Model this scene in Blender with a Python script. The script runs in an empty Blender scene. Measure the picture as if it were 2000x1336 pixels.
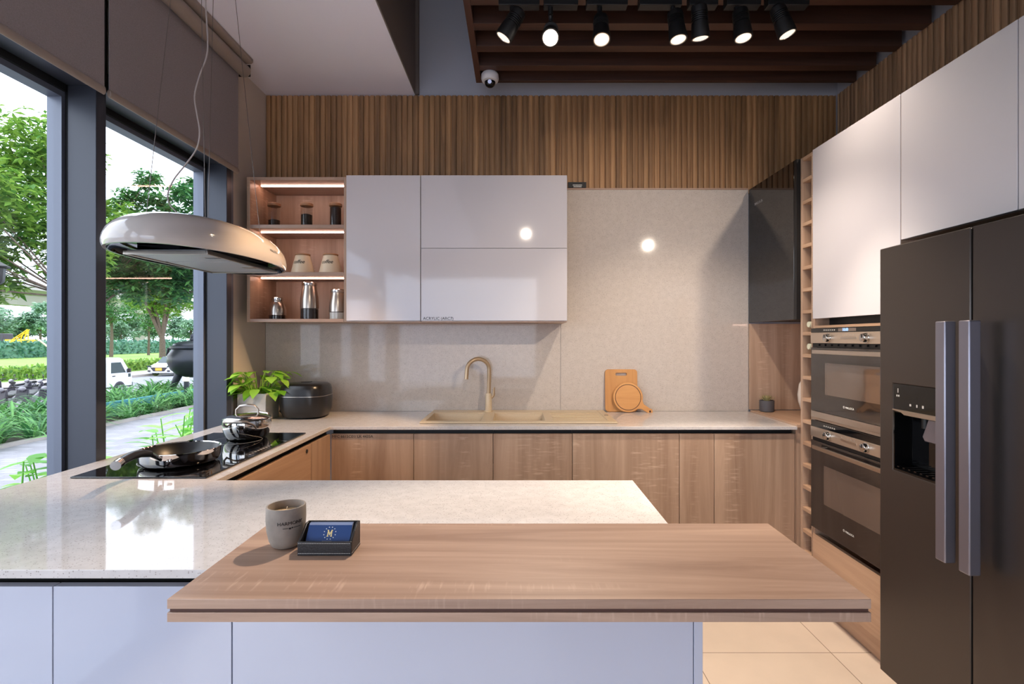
import bpy, math, random
from mathutils import Vector, Matrix, Euler
from bpy import data as D_
rnd = random.Random(7)
PI = math.pi
scene = bpy.context.scene
COL = scene.collection

# ------------------------------------------------------------------ camera
CX, CY, H, F = 1010.0, 662.0, 1.37, 1000.0      # vanishing point, eye height, focal length (px of the 2000 px frame)
cam = D_.cameras.new('camera'); cam.sensor_width = 36.0; cam.lens = 18.0
cam.shift_x = -10 / 2000; cam.shift_y = -6 / 2000; cam.clip_start = 0.02; cam.clip_end = 600
camo = D_.objects.new('camera', cam); COL.objects.link(camo)
camo.location = (0, 0, H); camo.rotation_euler = (PI / 2, 0, 0)
scene.camera = camo

# ------------------------------------------------------------------ world, exposure
scene.view_settings.view_transform = 'Standard'; scene.view_settings.look = 'None'
scene.view_settings.gamma = 1.0; scene.view_settings.use_curve_mapping = False
scene.view_settings.exposure = 0.10
scene.cycles.use_denoising = True
scene.cycles.max_bounces = 8; scene.cycles.diffuse_bounces = 5; scene.cycles.glossy_bounces = 5
scene.cycles.transparent_max_bounces = 16; scene.cycles.sample_clamp_indirect = 6.0
scene.cycles.caustics_reflective = False; scene.cycles.caustics_refractive = False
SKY = 4.0
def lin(c):
    def f(v):
        v /= 255.0
        return v / 12.92 if v <= 0.04045 else ((v + 0.055) / 1.055) ** 2.4
    return (f(c[0]), f(c[1]), f(c[2]), 1.0)
w = D_.worlds.new('overcast_sky'); scene.world = w; w.use_nodes = True
nt = w.node_tree; nt.nodes.clear()
o_ = nt.nodes.new('ShaderNodeOutputWorld'); bg = nt.nodes.new('ShaderNodeBackground')
tc = nt.nodes.new('ShaderNodeTexCoord'); nz = nt.nodes.new('ShaderNodeTexNoise'); rp = nt.nodes.new('ShaderNodeValToRGB')
nz.inputs['Scale'].default_value = 2.2; nz.inputs['Detail'].default_value = 4
rp.color_ramp.elements[0].position = .35; rp.color_ramp.elements[0].color = (.62, .74, 1.0, 1)
rp.color_ramp.elements[1].position = .62; rp.color_ramp.elements[1].color = (.92, .95, 1.0, 1)
nt.links.new(tc.outputs['Generated'], nz.inputs['Vector']); nt.links.new(nz.outputs['Fac'], rp.inputs['Fac'])
nt.links.new(rp.outputs['Color'], bg.inputs['Color']); bg.inputs['Strength'].default_value = SKY
nt.links.new(bg.outputs['Background'], o_.inputs['Surface'])

SPOT_W = 62.0                     # watts of each ceiling spot
WARM = (1.0, .85, .70)
ORANGE = (1.0, .66, .38)         # the lamp turned to the left corner is much warmer
LED_COL = (1.0, .60, .47)

# ------------------------------------------------------------------ materials
def mat(name, col, rough=.5, metal=0.0, ior=1.5, coat=0.0, emit=None, estr=0.0, trans=0.0, noise=None, bump=None):
    m = D_.materials.new(name); m.use_nodes = True
    n = m.node_tree.nodes; L = m.node_tree.links; b = n['Principled BSDF']
    c = lin(col); b.inputs['Base Color'].default_value = c
    b.inputs['Roughness'].default_value = rough; b.inputs['Metallic'].default_value = metal
    b.inputs['IOR'].default_value = ior; b.inputs['Coat Weight'].default_value = coat
    b.inputs['Transmission Weight'].default_value = trans
    if emit: b.inputs['Emission Color'].default_value = (*emit, 1); b.inputs['Emission Strength'].default_value = estr
    if noise:                                   # (scale, second colour, ramp low, ramp high)
        t = n.new('ShaderNodeTexCoord'); z = n.new('ShaderNodeTexNoise'); r = n.new('ShaderNodeValToRGB')
        z.inputs['Scale'].default_value = noise[0]; z.inputs['Detail'].default_value = 5
        r.color_ramp.elements[0].position = noise[2]; r.color_ramp.elements[1].position = noise[3]
        r.color_ramp.elements[0].color = lin(noise[1]); r.color_ramp.elements[1].color = c
        L.new(t.outputs['Object'], z.inputs['Vector']); L.new(z.outputs['Fac'], r.inputs['Fac']); L.new(r.outputs['Color'], b.inputs['Base Color'])
        if bump:
            bp = n.new('ShaderNodeBump'); bp.inputs['Strength'].default_value = bump; bp.inputs['Distance'].default_value = .002
            L.new(z.outputs['Fac'], bp.inputs['Height']); L.new(bp.outputs['Normal'], b.inputs['Normal'])
    return m

def wood(name, c1, c2, axis='z', scale=9.0, rough=.45, stretch=.06, slats=None, cross=.0):
    m = D_.materials.new(name); m.use_nodes = True
    n = m.node_tree.nodes; L = m.node_tree.links; b = n['Principled BSDF']
    t = n.new('ShaderNodeTexCoord'); mp = n.new('ShaderNodeMapping'); oi = n.new('ShaderNodeObjectInfo')
    s = [1, 1, 1]; s['xyz'.index(axis)] = stretch; mp.inputs['Scale'].default_value = s
    ad = n.new('ShaderNodeVectorMath'); ad.operation = 'ADD'
    ml = n.new('ShaderNodeVectorMath'); ml.operation = 'SCALE'; ml.inputs[0].default_value = (7.3, 5.1, 3.7)
    L.new(oi.outputs['Random'], ml.inputs['Scale'])
    L.new(t.outputs['Object'], ad.inputs[0]); L.new(ml.outputs[0], ad.inputs[1])
    src = ad.outputs[0]
    hs = None
    if slats:                                    # (axis letter, pitch): every slat its own tint and grain
        sx = n.new('ShaderNodeSeparateXYZ'); L.new(t.outputs['Object'], sx.inputs[0])
        dv = n.new('ShaderNodeMath'); dv.operation = 'DIVIDE'; dv.inputs[1].default_value = slats[1]
        L.new(sx.outputs['XYZ'.index(slats[0].upper())], dv.inputs[0])
        fl = n.new('ShaderNodeMath'); fl.operation = 'FLOOR'; L.new(dv.outputs[0], fl.inputs[0])
        wn = n.new('ShaderNodeTexWhiteNoise'); wn.noise_dimensions = '1D'; L.new(fl.outputs[0], wn.inputs['W'])
        a2 = n.new('ShaderNodeVectorMath'); a2.operation = 'ADD'; L.new(src, a2.inputs[0])
        s2 = n.new('ShaderNodeVectorMath'); s2.operation = 'SCALE'; s2.inputs['Scale'].default_value = 9; L.new(wn.outputs['Color'], s2.inputs[0])
        L.new(s2.outputs[0], a2.inputs[1]); src = a2.outputs[0]; hs = wn.outputs['Value']
    L.new(src, mp.inputs['Vector'])
    z = n.new('ShaderNodeTexNoise'); z.inputs['Scale'].default_value = scale; z.inputs['Detail'].default_value = 7
    z.inputs['Roughness'].default_value = .68; z.inputs['Distortion'].default_value = .9
    L.new(mp.outputs[0], z.inputs['Vector'])
    r = n.new('ShaderNodeValToRGB'); r.color_ramp.elements[0].position = .33; r.color_ramp.elements[1].position = .66
    r.color_ramp.elements[0].color = lin(c2); r.color_ramp.elements[1].color = lin(c1)
    L.new(z.outputs['Fac'], r.inputs['Fac']); out = r.outputs['Color']
    if cross:                                    # saw marks across the grain
        m2 = n.new('ShaderNodeMapping'); q = [9, 9, 9]; q['xyz'.index(axis)] = 75; m2.inputs['Scale'].default_value = q
        L.new(src, m2.inputs['Vector'])
        z2 = n.new('ShaderNodeTexNoise'); z2.inputs['Scale'].default_value = 1.6; z2.inputs['Detail'].default_value = 2; L.new(m2.outputs[0], z2.inputs['Vector'])
        z3 = n.new('ShaderNodeTexNoise'); z3.inputs['Scale'].default_value = 7; L.new(mp.outputs[0], z3.inputs['Vector'])
        mu = n.new('ShaderNodeMath'); mu.operation = 'MULTIPLY'
        r2 = n.new('ShaderNodeValToRGB'); r2.color_ramp.elements[0].position = .56; r2.color_ramp.elements[1].position = .68
        r3 = n.new('ShaderNodeValToRGB'); r3.color_ramp.elements[0].position = .5; r3.color_ramp.elements[1].position = .62
        L.new(z2.outputs['Fac'], r2.inputs['Fac']); L.new(z3.outputs['Fac'], r3.inputs['Fac'])
        L.new(r2.outputs['Color'], mu.inputs[0]); L.new(r3.outputs['Color'], mu.inputs[1])
        mk = n.new('ShaderNodeMath'); mk.operation = 'MULTIPLY'; mk.inputs[1].default_value = cross; L.new(mu.outputs[0], mk.inputs[0])
        mx = n.new('ShaderNodeMix'); mx.data_type = 'RGBA'; mx.blend_type = 'MIX'
        L.new(mk.outputs[0], mx.inputs['Factor']); L.new(out, mx.inputs['A']); mx.inputs['B'].default_value = lin([min(255, v + 38) for v in c1]); out = mx.outputs['Result']
    if hs:
        hv = n.new('ShaderNodeHueSaturation'); mr = n.new('ShaderNodeMapRange'); mr.inputs['To Min'].default_value = .72; mr.inputs['To Max'].default_value = 1.22
        L.new(hs, mr.inputs['Value']); L.new(mr.outputs[0], hv.inputs['Value']); L.new(out, hv.inputs['Color']); out = hv.outputs['Color']
    L.new(out, b.inputs['Base Color']); b.inputs['Roughness'].default_value = rough
    bp = n.new('ShaderNodeBump'); bp.inputs['Strength'].default_value = .12; bp.inputs['Distance'].default_value = .002
    L.new(z.outputs['Fac'], bp.inputs['Height']); L.new(bp.outputs['Normal'], b.inputs['Normal'])
    return m

def stone(name, base, specks, rough=.12, scale=160.0, cloud=None, thr=(.22, .30), spec=.5):
    m = D_.materials.new(name); m.use_nodes = True
    n = m.node_tree.nodes; L = m.node_tree.links; b = n['Principled BSDF']
    t = n.new('ShaderNodeTexCoord'); v = n.new('ShaderNodeTexVoronoi'); v.inputs['Scale'].default_value = scale
    L.new(t.outputs['Object'], v.inputs['Vector'])
    sc = n.new('ShaderNodeSeparateColor'); L.new(v.outputs['Color'], sc.inputs[0])
    r = n.new('ShaderNodeValToRGB'); r.color_ramp.interpolation = 'LINEAR'
    r.color_ramp.elements[0].position = thr[0]; r.color_ramp.elements[1].position = thr[1]
    r.color_ramp.elements[0].color = (1, 1, 1, 1); r.color_ramp.elements[1].color = (0, 0, 0, 1)
    L.new(sc.outputs[0], r.inputs['Fac'])
    r2 = n.new('ShaderNodeValToRGB'); r2.color_ramp.elements[0].position = .25; r2.color_ramp.elements[1].position = .45
    r2.color_ramp.elements[0].color = (1, 1, 1, 1); r2.color_ramp.elements[1].color = (0, 0, 0, 1); L.new(v.outputs['Distance'], r2.inputs['Fac'])
    mu = n.new('ShaderNodeMath'); mu.operation = 'MULTIPLY'; L.new(r.outputs['Color'], mu.inputs[0]); L.new(r2.outputs['Color'], mu.inputs[1])
    z = n.new('ShaderNodeTexNoise'); z.inputs['Scale'].default_value = 30; z.inputs['Detail'].default_value = 6; L.new(t.outputs['Object'], z.inputs['Vector'])
    r3 = n.new('ShaderNodeValToRGB'); r3.color_ramp.elements[0].position = .35; r3.color_ramp.elements[1].position = .65
    r3.color_ramp.elements[0].color = lin(cloud or base); r3.color_ramp.elements[1].color = lin(base); L.new(z.outputs['Fac'], r3.inputs['Fac'])
    mx = n.new('ShaderNodeMix'); mx.data_type = 'RGBA'; L.new(mu.outputs[0], mx.inputs['Factor'])
    L.new(r3.outputs['Color'], mx.inputs['A']); mx.inputs['B'].default_value = lin(specks)
    L.new(mx.outputs['Result'], b.inputs['Base Color']); b.inputs['Roughness'].default_value = rough
    b.inputs['Specular IOR Level'].default_value = spec
    return m

def glass(name, tint=(255, 255, 255), ior=1.5, add=0.0):
    m = D_.materials.new(name); m.use_nodes = True
    n = m.node_tree.nodes; L = m.node_tree.links; n.clear()
    o = n.new('ShaderNodeOutputMaterial'); mx = n.new('ShaderNodeMixShader'); tr = n.new('ShaderNodeBsdfTransparent'); gl = n.new('ShaderNodeBsdfGlossy')
    fr = n.new('ShaderNodeFresnel'); g = n.new('ShaderNodeNewGeometry'); mr = n.new('ShaderNodeMapRange')
    mr.inputs['To Min'].default_value = ior; mr.inputs['To Max'].default_value = 1 / ior
    L.new(g.outputs['Backfacing'], mr.inputs['Value']); L.new(mr.outputs[0], fr.inputs['IOR'])
    tr.inputs['Color'].default_value = lin(tint); gl.inputs['Roughness'].default_value = .01; gl.inputs['Color'].default_value = (1, 1, 1, 1)
    L.new(fr.outputs[0], mx.inputs['Fac']); L.new(tr.outputs[0], mx.inputs[1]); L.new(gl.outputs[0], mx.inputs[2]); L.new(mx.outputs[0], o.inputs['Surface'])
    return m

def leafmat(name, c1, c2, trans=.35):
    m = D_.materials.new(name); m.use_nodes = True
    n = m.node_tree.nodes; L = m.node_tree.links; b = n['Principled BSDF']; o = n['Material Output']
    t = n.new('ShaderNodeNewGeometry'); r = n.new('ShaderNodeValToRGB')
    r.color_ramp.elements[0].color = lin(c1); r.color_ramp.elements[1].color = lin(c2)
    L.new(t.outputs['Random Per Island'], r.inputs['Fac']); L.new(r.outputs['Color'], b.inputs['Base Color']); b.inputs['Roughness'].default_value = .5
    tl = n.new('ShaderNodeBsdfTranslucent'); L.new(r.outputs['Color'], tl.inputs['Color'])
    mx = n.new('ShaderNodeMixShader'); mx.inputs['Fac'].default_value = trans
    L.new(b.outputs[0], mx.inputs[1]); L.new(tl.outputs[0], mx.inputs[2]); L.new(mx.outputs[0], o.inputs['Surface'])
    return m

def tiles(name, col, grout, size, off, rough=.25, gw=.004, var=8):
    m = D_.materials.new(name); m.use_nodes = True
    n = m.node_tree.nodes; L = m.node_tree.links; b = n['Principled BSDF']
    t = n.new('ShaderNodeTexCoord'); mp = n.new('ShaderNodeMapping'); mp.inputs['Location'].default_value = (-off[0], -off[1], 0)
    L.new(t.outputs['Object'], mp.inputs['Vector'])
    br = n.new('ShaderNodeTexBrick'); br.offset = off[2] if len(off) > 2 else 0; br.squash = 1
    br.inputs['Scale'].default_value = 1; br.inputs['Brick Width'].default_value = size[0]; br.inputs['Row Height'].default_value = size[1]
    br.inputs['Mortar Size'].default_value = gw / 2; br.inputs['Mortar Smooth'].default_value = 0
    br.inputs['Color1'].default_value = lin(col); br.inputs['Color2'].default_value = lin([v - var for v in col]); br.inputs['Mortar'].default_value = lin(grout)
    L.new(mp.outputs[0], br.inputs['Vector'])
    z = n.new('ShaderNodeTexNoise'); z.inputs['Scale'].default_value = 5; z.inputs['Detail'].default_value = 6; L.new(t.outputs['Object'], z.inputs['Vector'])
    hv = n.new('ShaderNodeHueSaturation'); mr = n.new('ShaderNodeMapRange'); mr.inputs['To Min'].default_value = .88; mr.inputs['To Max'].default_value = 1.1
    L.new(z.outputs['Fac'], mr.inputs['Value']); L.new(mr.outputs[0], hv.inputs['Value']); L.new(br.outputs['Color'], hv.inputs['Color'])
    L.new(hv.outputs['Color'], b.inputs['Base Color']); b.inputs['Roughness'].default_value = rough
    return m

M = {}
M['white_gloss'] = mat('white_acrylic', (196, 190, 191), .06)
M['pale_front'] = mat('pale_grey_blue_acrylic', (182, 186, 202), .05, 0, 1.8)
M['white_satin'] = mat('white_satin_acrylic', (200, 196, 200), .16)
M['white_edge'] = mat('white_edge', (205, 204, 208), .3)
M['oak'] = wood('sonoma_oak_upright', (188, 159, 135), (150, 120, 98), 'z', 9, .42, .05, None, .35)
M['oak_flat'] = wood('sonoma_oak_lengthways', (184, 153, 132), (138, 108, 90), 'x', 10, .38, .05, None, .4)
M['oak_deep'] = wood('sonoma_oak_depthways', (194, 160, 132), (160, 127, 102), 'y', 10, .42, .05)
M['groove'] = mat('dark_groove', (74, 44, 34), .6)
M['slat'] = wood('timber_slats', (182, 138, 94), (126, 90, 57), 'z', 14, .55, .05, ('x', .035))
M['slat_y'] = wood('timber_slats_side', (180, 144, 110), (134, 102, 76), 'z', 14, .55, .05, ('y', .035))
M['walnut'] = wood('dark_walnut', (82, 53, 41), (50, 32, 25), 'x', 8, .5, .05)
M['walnut_y'] = wood('dark_walnut_depth', (84, 54, 42), (54, 33, 26), 'y', 8, .5, .05)
M['worktop'] = stone('white_quartz', (208, 202, 199), (160, 151, 146), .05, 260, (199, 193, 190), (.14, .24))
M['splash'] = stone('beige_quartz_panel', (198, 187, 177), (160, 148, 138), .05, 230, (191, 180, 170), (.16, .34), .3)
M['black'] = mat('matt_black', (14, 13, 14), .5)
M['recess'] = mat('black_recess', (10, 9, 10), .45)
M['blackgloss'] = mat('black_gloss', (10, 10, 11), .05)
M['darkglass'] = mat('smoked_glass_front', (15, 15, 16), .04, 0, 1.75)
M['hobglass'] = mat('black_ceramic_glass', (7, 7, 9), .03, 0, 1.6)
M['ovenglass'] = mat('dark_oven_glass', (40, 34, 32), .05, 0, 1.7)
M['ovenwin'] = mat('oven_window_glass', (96, 82, 74), .04, 0.25, 2.2)
M['steel'] = mat('brushed_steel', (188, 178, 168), .28, 1.0)
M['steel_warm'] = mat('satin_steel_panel', (196, 180, 164), .34, .85)
M['chrome'] = mat('polished_steel', (205, 203, 200), .07, 1.0)
M['pansteel'] = mat('mirror_steel', (222, 218, 214), .05, 1.0)
M['nonstick'] = mat('nonstick_black', (18, 18, 20), .35)
M['graphite'] = mat('graphite_steel', (80, 74, 71), .33, .75)
M['handle'] = mat('fridge_handle_metal', (140, 138, 150), .32, .8)
M['mullion'] = mat('grey_aluminium', (62, 65, 74), .42, .3)
M['frame_light'] = mat('pale_grey_aluminium', (106, 112, 126), .4, .3)
M['gasket'] = mat('black_gasket', (8, 8, 9), .6)
M['blind'] = mat('taupe_blind_fabric', (148, 139, 141), .85, noise=(320, (132, 124, 126), .3, .7))
M['blindbar'] = mat('taupe_blind_bar', (148, 134, 124), .4)
M['paint'] = mat('warm_white_paint', (206, 194, 183), .7)
M['paint_grey'] = mat('grey_paint', (172, 173, 182), .8)
M['paint_shade_taupe'] = mat('taupe_paint_and_shade', (120, 108, 102), .8)  # taupe of the corner post; also the shade on the lowered ceiling's side
M['ceil'] = mat('white_ceiling_paint', (240, 237, 248), .8)
M['ceil_dark'] = mat('dark_ceiling_paint', (40, 38, 40), .9)
M['floor'] = tiles('cream_floor_tiles', (222, 204, 186), (150, 134, 118), (.605, .605), (1.37, 2.235), .22)
M['glass'] = glass('window_glass', (250, 253, 252))
M['jarglass'] = glass('jar_glass', (238, 238, 236))
M['hood'] = mat('gloss_white_enamel', (194, 186, 180), .1, 0, 1.5, .3)
M['hoodin'] = mat('dark_mirror_inside', (30, 30, 32), .06, .9)
M['filter'] = mat('filter_mesh', (190, 190, 192), .4, .3)
M['sinkmat'] = stone('beige_granite', (206, 184, 152), (178, 156, 126), .4, 400)
M['tap'] = mat('beige_tap', (186, 160, 128), .3, .4)
M['bamboo'] = wood('bamboo_board', (206, 150, 88), (184, 126, 68), 'z', 14, .45, .06)
M['bamboo2'] = wood('round_board_wood', (214, 156, 92), (190, 130, 70), 'x', 12, .45, .06)
M['burnt'] = mat('burnt_ring', (62, 32, 16), .6)
M['lid'] = wood('jar_lid_wood', (170, 128, 92), (140, 100, 68), 'x', 20, .5, .1)
M['ceramic'] = mat('cream_ceramic', (222, 206, 178), .3)
M['ink'] = mat('black_ink', (24, 20, 20), .6)
M['inkwhite'] = mat('white_print', (225, 222, 214), .5)
M['inkgrey'] = mat('grey_print', (170, 165, 160), .5)
M['gold'] = mat('gold_print', (236, 214, 150), .35, .3)
M['coffee'] = mat('coffee_beans', (46, 26, 18), .5, noise=(180, (20, 11, 8), .35, .65), bump=.8)
M['tea'] = mat('dark_tea', (44, 38, 26), .7, noise=(200, (22, 20, 14), .35, .65), bump=.8)
M['sugar'] = mat('white_sugar', (226, 220, 212), .6)
M['concrete'] = mat('cup_concrete', (152, 141, 130), .7, noise=(22, (122, 112, 103), .3, .7), bump=.2)
M['wax'] = mat('cream_wax', (214, 184, 142), .5)
M['planter'] = mat('pale_concrete', (198, 194, 190), .8, noise=(14, (172, 168, 164), .3, .7), bump=.2)
M['darkpot'] = mat('dark_grey_pot', (78, 74, 76), .6)
M['soil'] = mat('potting_soil', (52, 40, 30), .9)
M['leather'] = mat('black_leather', (22, 21, 23), .42, noise=(260, (16, 15, 16), .3, .7), bump=.3)
M['stitch'] = mat('white_stitching', (196, 192, 188), .7)
M['cardblue'] = mat('blue_card', (24, 62, 116), .4)
M['cardedge'] = mat('pale_blue_card', (150, 158, 184), .5)
M['led'] = mat('led_strip_light', (255, 226, 214), .5, emit=LED_COL, estr=16)
M['lens_on'] = mat('lit_spot_lens', (255, 240, 225), .3, emit=(1.0, .86, .70), estr=.95)
M['lens_hot'] = mat('bright_spot_lens', (255, 245, 230), .3, emit=(1.0, .9, .76), estr=30)
M['display'] = mat('blue_display', (40, 60, 90), .3, emit=(.35, .55, 1.0), estr=1.6)
M['bottle'] = mat('dark_green_bottle', (34, 44, 30), .1)
M['capsule'] = mat('bottle_capsule', (206, 206, 182), .4)
M['whitecer'] = mat('white_ceramic', (226, 216, 204), .2)
M['camwhite'] = mat('white_plastic', (212, 210, 212), .35)
M['rc'] = mat('rice_cooker_black', (24, 22, 22), .28)
M['cablem'] = mat('steel_cable', (120, 114, 112), .4, .6)
M['cord'] = mat('grey_cord', (168, 158, 154), .6)
# outdoors
M['paving'] = tiles('pale_paving', (150, 147, 152), (118, 115, 120), (.2, .1), (0, 0, .5), .8, .008, 16)
M['asphalt'] = mat('pale_asphalt', (146, 145, 152), .9, noise=(3, (132, 131, 138), .3, .7))
M['kerb'] = mat('concrete_kerb', (160, 152, 146), .9)
M['pave2'] = mat('pale_pavement', (166, 156, 152), .9)
M['lawn'] = mat('bright_lawn', (142, 178, 82), .9, noise=(.8, (120, 158, 66), .3, .7))
M['soilout'] = mat('bed_soil', (60, 58, 44), .9)
M['teal'] = mat('teal_paint', (56, 128, 140), .6)
M['leaf_a'] = leafmat('tree_leaves_light', (66, 118, 44), (158, 192, 84))
M['leaf_b'] = leafmat('tree_leaves_deep', (44, 100, 60), (112, 166, 92))
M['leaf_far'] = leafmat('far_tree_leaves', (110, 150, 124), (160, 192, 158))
M['leaf_strap'] = leafmat('strap_leaves', (34, 94, 50), (112, 170, 88), .25)
M['leaf_near'] = leafmat('near_shrub_leaves', (96, 164, 60), (168, 222, 104), .4)
M['leaf_pothos'] = leafmat('pothos_leaves', (112, 176, 44), (190, 232, 96), .3)
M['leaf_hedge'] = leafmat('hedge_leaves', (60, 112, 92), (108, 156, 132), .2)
M['succ'] = leafmat('succulent_leaves', (140, 134, 90), (196, 182, 128), .1)
M['bark'] = mat('tree_bark', (112, 96, 84), .9, noise=(12, (84, 70, 60), .3, .7))
M['carwhite'] = mat('white_car_paint', (226, 228, 234), .2)
M['tyre'] = mat('tyre_rubber', (34, 34, 36), .8)
M['carglass'] = mat('car_window', (56, 70, 70), .08)
M['plate'] = mat('yellow_plate', (232, 170, 60), .5)
M['bronze'] = mat('black_bronze', (44, 46, 52), .32, .5)
M['yellow'] = mat('machine_yellow', (240, 190, 40), .5)
M['scoot'] = mat('scooter_dark', (52, 48, 58), .3)
M['scoot2'] = mat('scooter_silver', (150, 146, 152), .35, .4)
M['concrete_far'] = mat('viaduct_concrete', (168, 160, 156), .9)
M['cream'] = mat('cream_sign', (228, 222, 190), .6)
M['bambpole'] = mat('pale_pole', (206, 186, 160), .7)

# ------------------------------------------------------------------ mesh builder
class MB:
    def __init__(s): s.v = []; s.f = []; s.sm = []
    def add(s, vs, fs, smooth=False):
        b = len(s.v); s.v += [tuple(p) for p in vs]; s.f += [tuple(i + b for i in q) for q in fs]; s.sm += [smooth] * len(fs); return s
    def box(s, x0, x1, y0, y1, z0, z1):
        return s.add([(x0, y0, z0), (x1, y0, z0), (x1, y1, z0), (x0, y1, z0), (x0, y0, z1), (x1, y0, z1), (x1, y1, z1), (x0, y1, z1)],
                     [(3, 2, 1, 0), (4, 5, 6, 7), (0, 1, 5, 4), (1, 2, 6, 5), (2, 3, 7, 6), (3, 0, 4, 7)])
    def prism(s, poly, axis, a0, a1):
        def p(u, v, a): return {'x': (a, u, v), 'y': (u, a, v), 'z': (u, v, a)}[axis]
        n = len(poly)
        ar = sum(poly[i][0] * poly[(i + 1) % n][1] - poly[(i + 1) % n][0] * poly[i][1] for i in range(n))
        if (ar < 0) != (axis == 'y'): poly = poly[::-1]
        if a0 > a1: a0, a1 = a1, a0
        vs = [p(u, v, a0) for u, v in poly] + [p(u, v, a1) for u, v in poly]
        fs = [tuple(range(n))[::-1], tuple(range(n, 2 * n))] + [(i, (i + 1) % n, n + (i + 1) % n, n + i) for i in range(n)]
        return s.add(vs, fs)
    def lathe(s, prof, cx=0, cy=0, cz=0, n=40, sx=1, sy=1, pw=2.0, rot=None):
        vs = []; fs = []; rows = []
        for r, z in prof:
            if r < 1e-6: rows.append([len(vs)]); vs.append((0, 0, z)); continue
            row = []
            for k in range(n):
                a = 2 * PI * k / n; c, d = math.cos(a), math.sin(a)
                e = 2 / pw
                row.append(len(vs)); vs.append((r * sx * math.copysign(abs(c) ** e, c), r * sy * math.copysign(abs(d) ** e, d), z))
            rows.append(row)
        for a, b in zip(rows, rows[1:]):
            if len(a) == 1 and len(b) == 1: continue
            for k in range(n):
                k2 = (k + 1) % n
                if len(a) == 1: fs.append((a[0], b[k2], b[k]))
                elif len(b) == 1: fs.append((a[k], a[k2], b[0]))
                else: fs.append((a[k], a[k2], b[k2], b[k]))
        if rot is not None: vs = [rot @ Vector(p) for p in vs]
        return s.add([(p[0] + cx, p[1] + cy, p[2] + cz) for p in vs], fs, True)
    def cyl(s, p0, p1, r0, r1=None, n=20):
        r1 = r0 if r1 is None else r1
        p0, p1 = Vector(p0), Vector(p1); d = p1 - p0; q = d.to_track_quat('Z', 'Y').to_matrix()
        return s.lathe([(0, 0), (r0, 0), (r1, d.length), (0, d.length)], *p0, n=n, rot=q)
    def tube(s, pts, r, n=8, caps=True):
        P = [Vector(p) for p in pts]; m = len(P); R = r if isinstance(r, (list, tuple)) else [r] * m
        vs = []; fs = []; up = None
        for i in range(m):
            t = (P[min(i + 1, m - 1)] - P[max(i - 1, 0)]).normalized()
            if up is None: up = t.orthogonal().normalized()
            else: up = (up - t * up.dot(t)).normalized()
            sd = t.cross(up)
            for k in range(n):
                a = 2 * PI * k / n; vs.append(P[i] + (up * math.cos(a) + sd * math.sin(a)) * R[i])
        for i in range(m - 1):
            for k in range(n):
                k2 = (k + 1) % n; fs.append((i * n + k, i * n + k2, (i + 1) * n + k2, (i + 1) * n + k))
        if caps: fs += [tuple(range(n))[::-1], tuple(range((m - 1) * n, m * n))]
        return s.add(vs, fs, True)
    def ball(s, c, r, sx=1, sy=1, sz=1, n=16):
        k = n // 2; pr = [(r * math.sin(PI * i / k), -r * math.cos(PI * i / k) * sz) for i in range(k + 1)]
        pr[0] = (0, pr[0][1]); pr[-1] = (0, pr[-1][1])
        return s.lathe(pr, *c, n=n, sx=sx, sy=sy)
    def xf(s, m):
        s.v = [tuple(m @ Vector(p)) for p in s.v]; return s
    def slab(s, xs, ys, mask, z0, z1):          # cells of a grid, one closed skin
        idx = {}
        def V(i, j, t):
            if (i, j, t) not in idx: idx[(i, j, t)] = len(s.v); s.v.append((xs[i], ys[j], (z0, z1)[t]))
            return idx[(i, j, t)]
        nx, ny = len(xs) - 1, len(ys) - 1
        on = lambda i, j: 0 <= i < nx and 0 <= j < ny and mask(i, j)
        for i in range(nx):
            for j in range(ny):
                if not on(i, j): continue
                q = [(V(i, j, 1), V(i + 1, j, 1), V(i + 1, j + 1, 1), V(i, j + 1, 1)), (V(i, j + 1, 0), V(i + 1, j + 1, 0), V(i + 1, j, 0), V(i, j, 0))]
                if not on(i, j - 1): q.append((V(i, j, 0), V(i + 1, j, 0), V(i + 1, j, 1), V(i, j, 1)))
                if not on(i + 1, j): q.append((V(i + 1, j, 0), V(i + 1, j + 1, 0), V(i + 1, j + 1, 1), V(i + 1, j, 1)))
                if not on(i, j + 1): q.append((V(i + 1, j + 1, 0), V(i, j + 1, 0), V(i, j + 1, 1), V(i + 1, j + 1, 1)))
                if not on(i - 1, j): q.append((V(i, j + 1, 0), V(i, j, 0), V(i, j, 1), V(i, j + 1, 1)))
                s.f += q; s.sm += [False] * len(q)
        return s

def B(*a): return MB().box(*a)
def obj(name, mb, m, parent=None, bevel=0, seg=2, label=None, kind=None):
    me = D_.meshes.new(name); me.from_pydata(mb.v, [], mb.f); me.update()
    me.polygons.foreach_set('use_smooth', [bool(x) or bevel > 0 for x in mb.sm])
    try: me.set_sharp_from_angle(angle=math.radians(38))
    except Exception: pass
    me.materials.append(M[m] if isinstance(m, str) else m)
    o = D_.objects.new(name, me); COL.objects.link(o)
    if bevel:
        b = o.modifiers.new('bevel', 'BEVEL'); b.width = bevel; b.segments = seg; b.limit_method = 'ANGLE'; b.angle_limit = math.radians(40)
    if parent is not None: o.parent = parent
    if label: o['label'] = label
    if kind: o['kind'] = kind
    return o
def tag(o, label=None, cat=None, group=None, kind=None):
    if label: o['label'] = label
    if cat: o['category'] = cat
    if group: o['group'] = group
    if kind: o['kind'] = kind
    return o
def thing(name, label, cat, group=None):
    o = D_.objects.new(name, None); o.empty_display_size = .05; COL.objects.link(o)
    return tag(o, label, cat, group)
def kids(o): return [c for c in D_.objects if c.parent == o]
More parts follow.
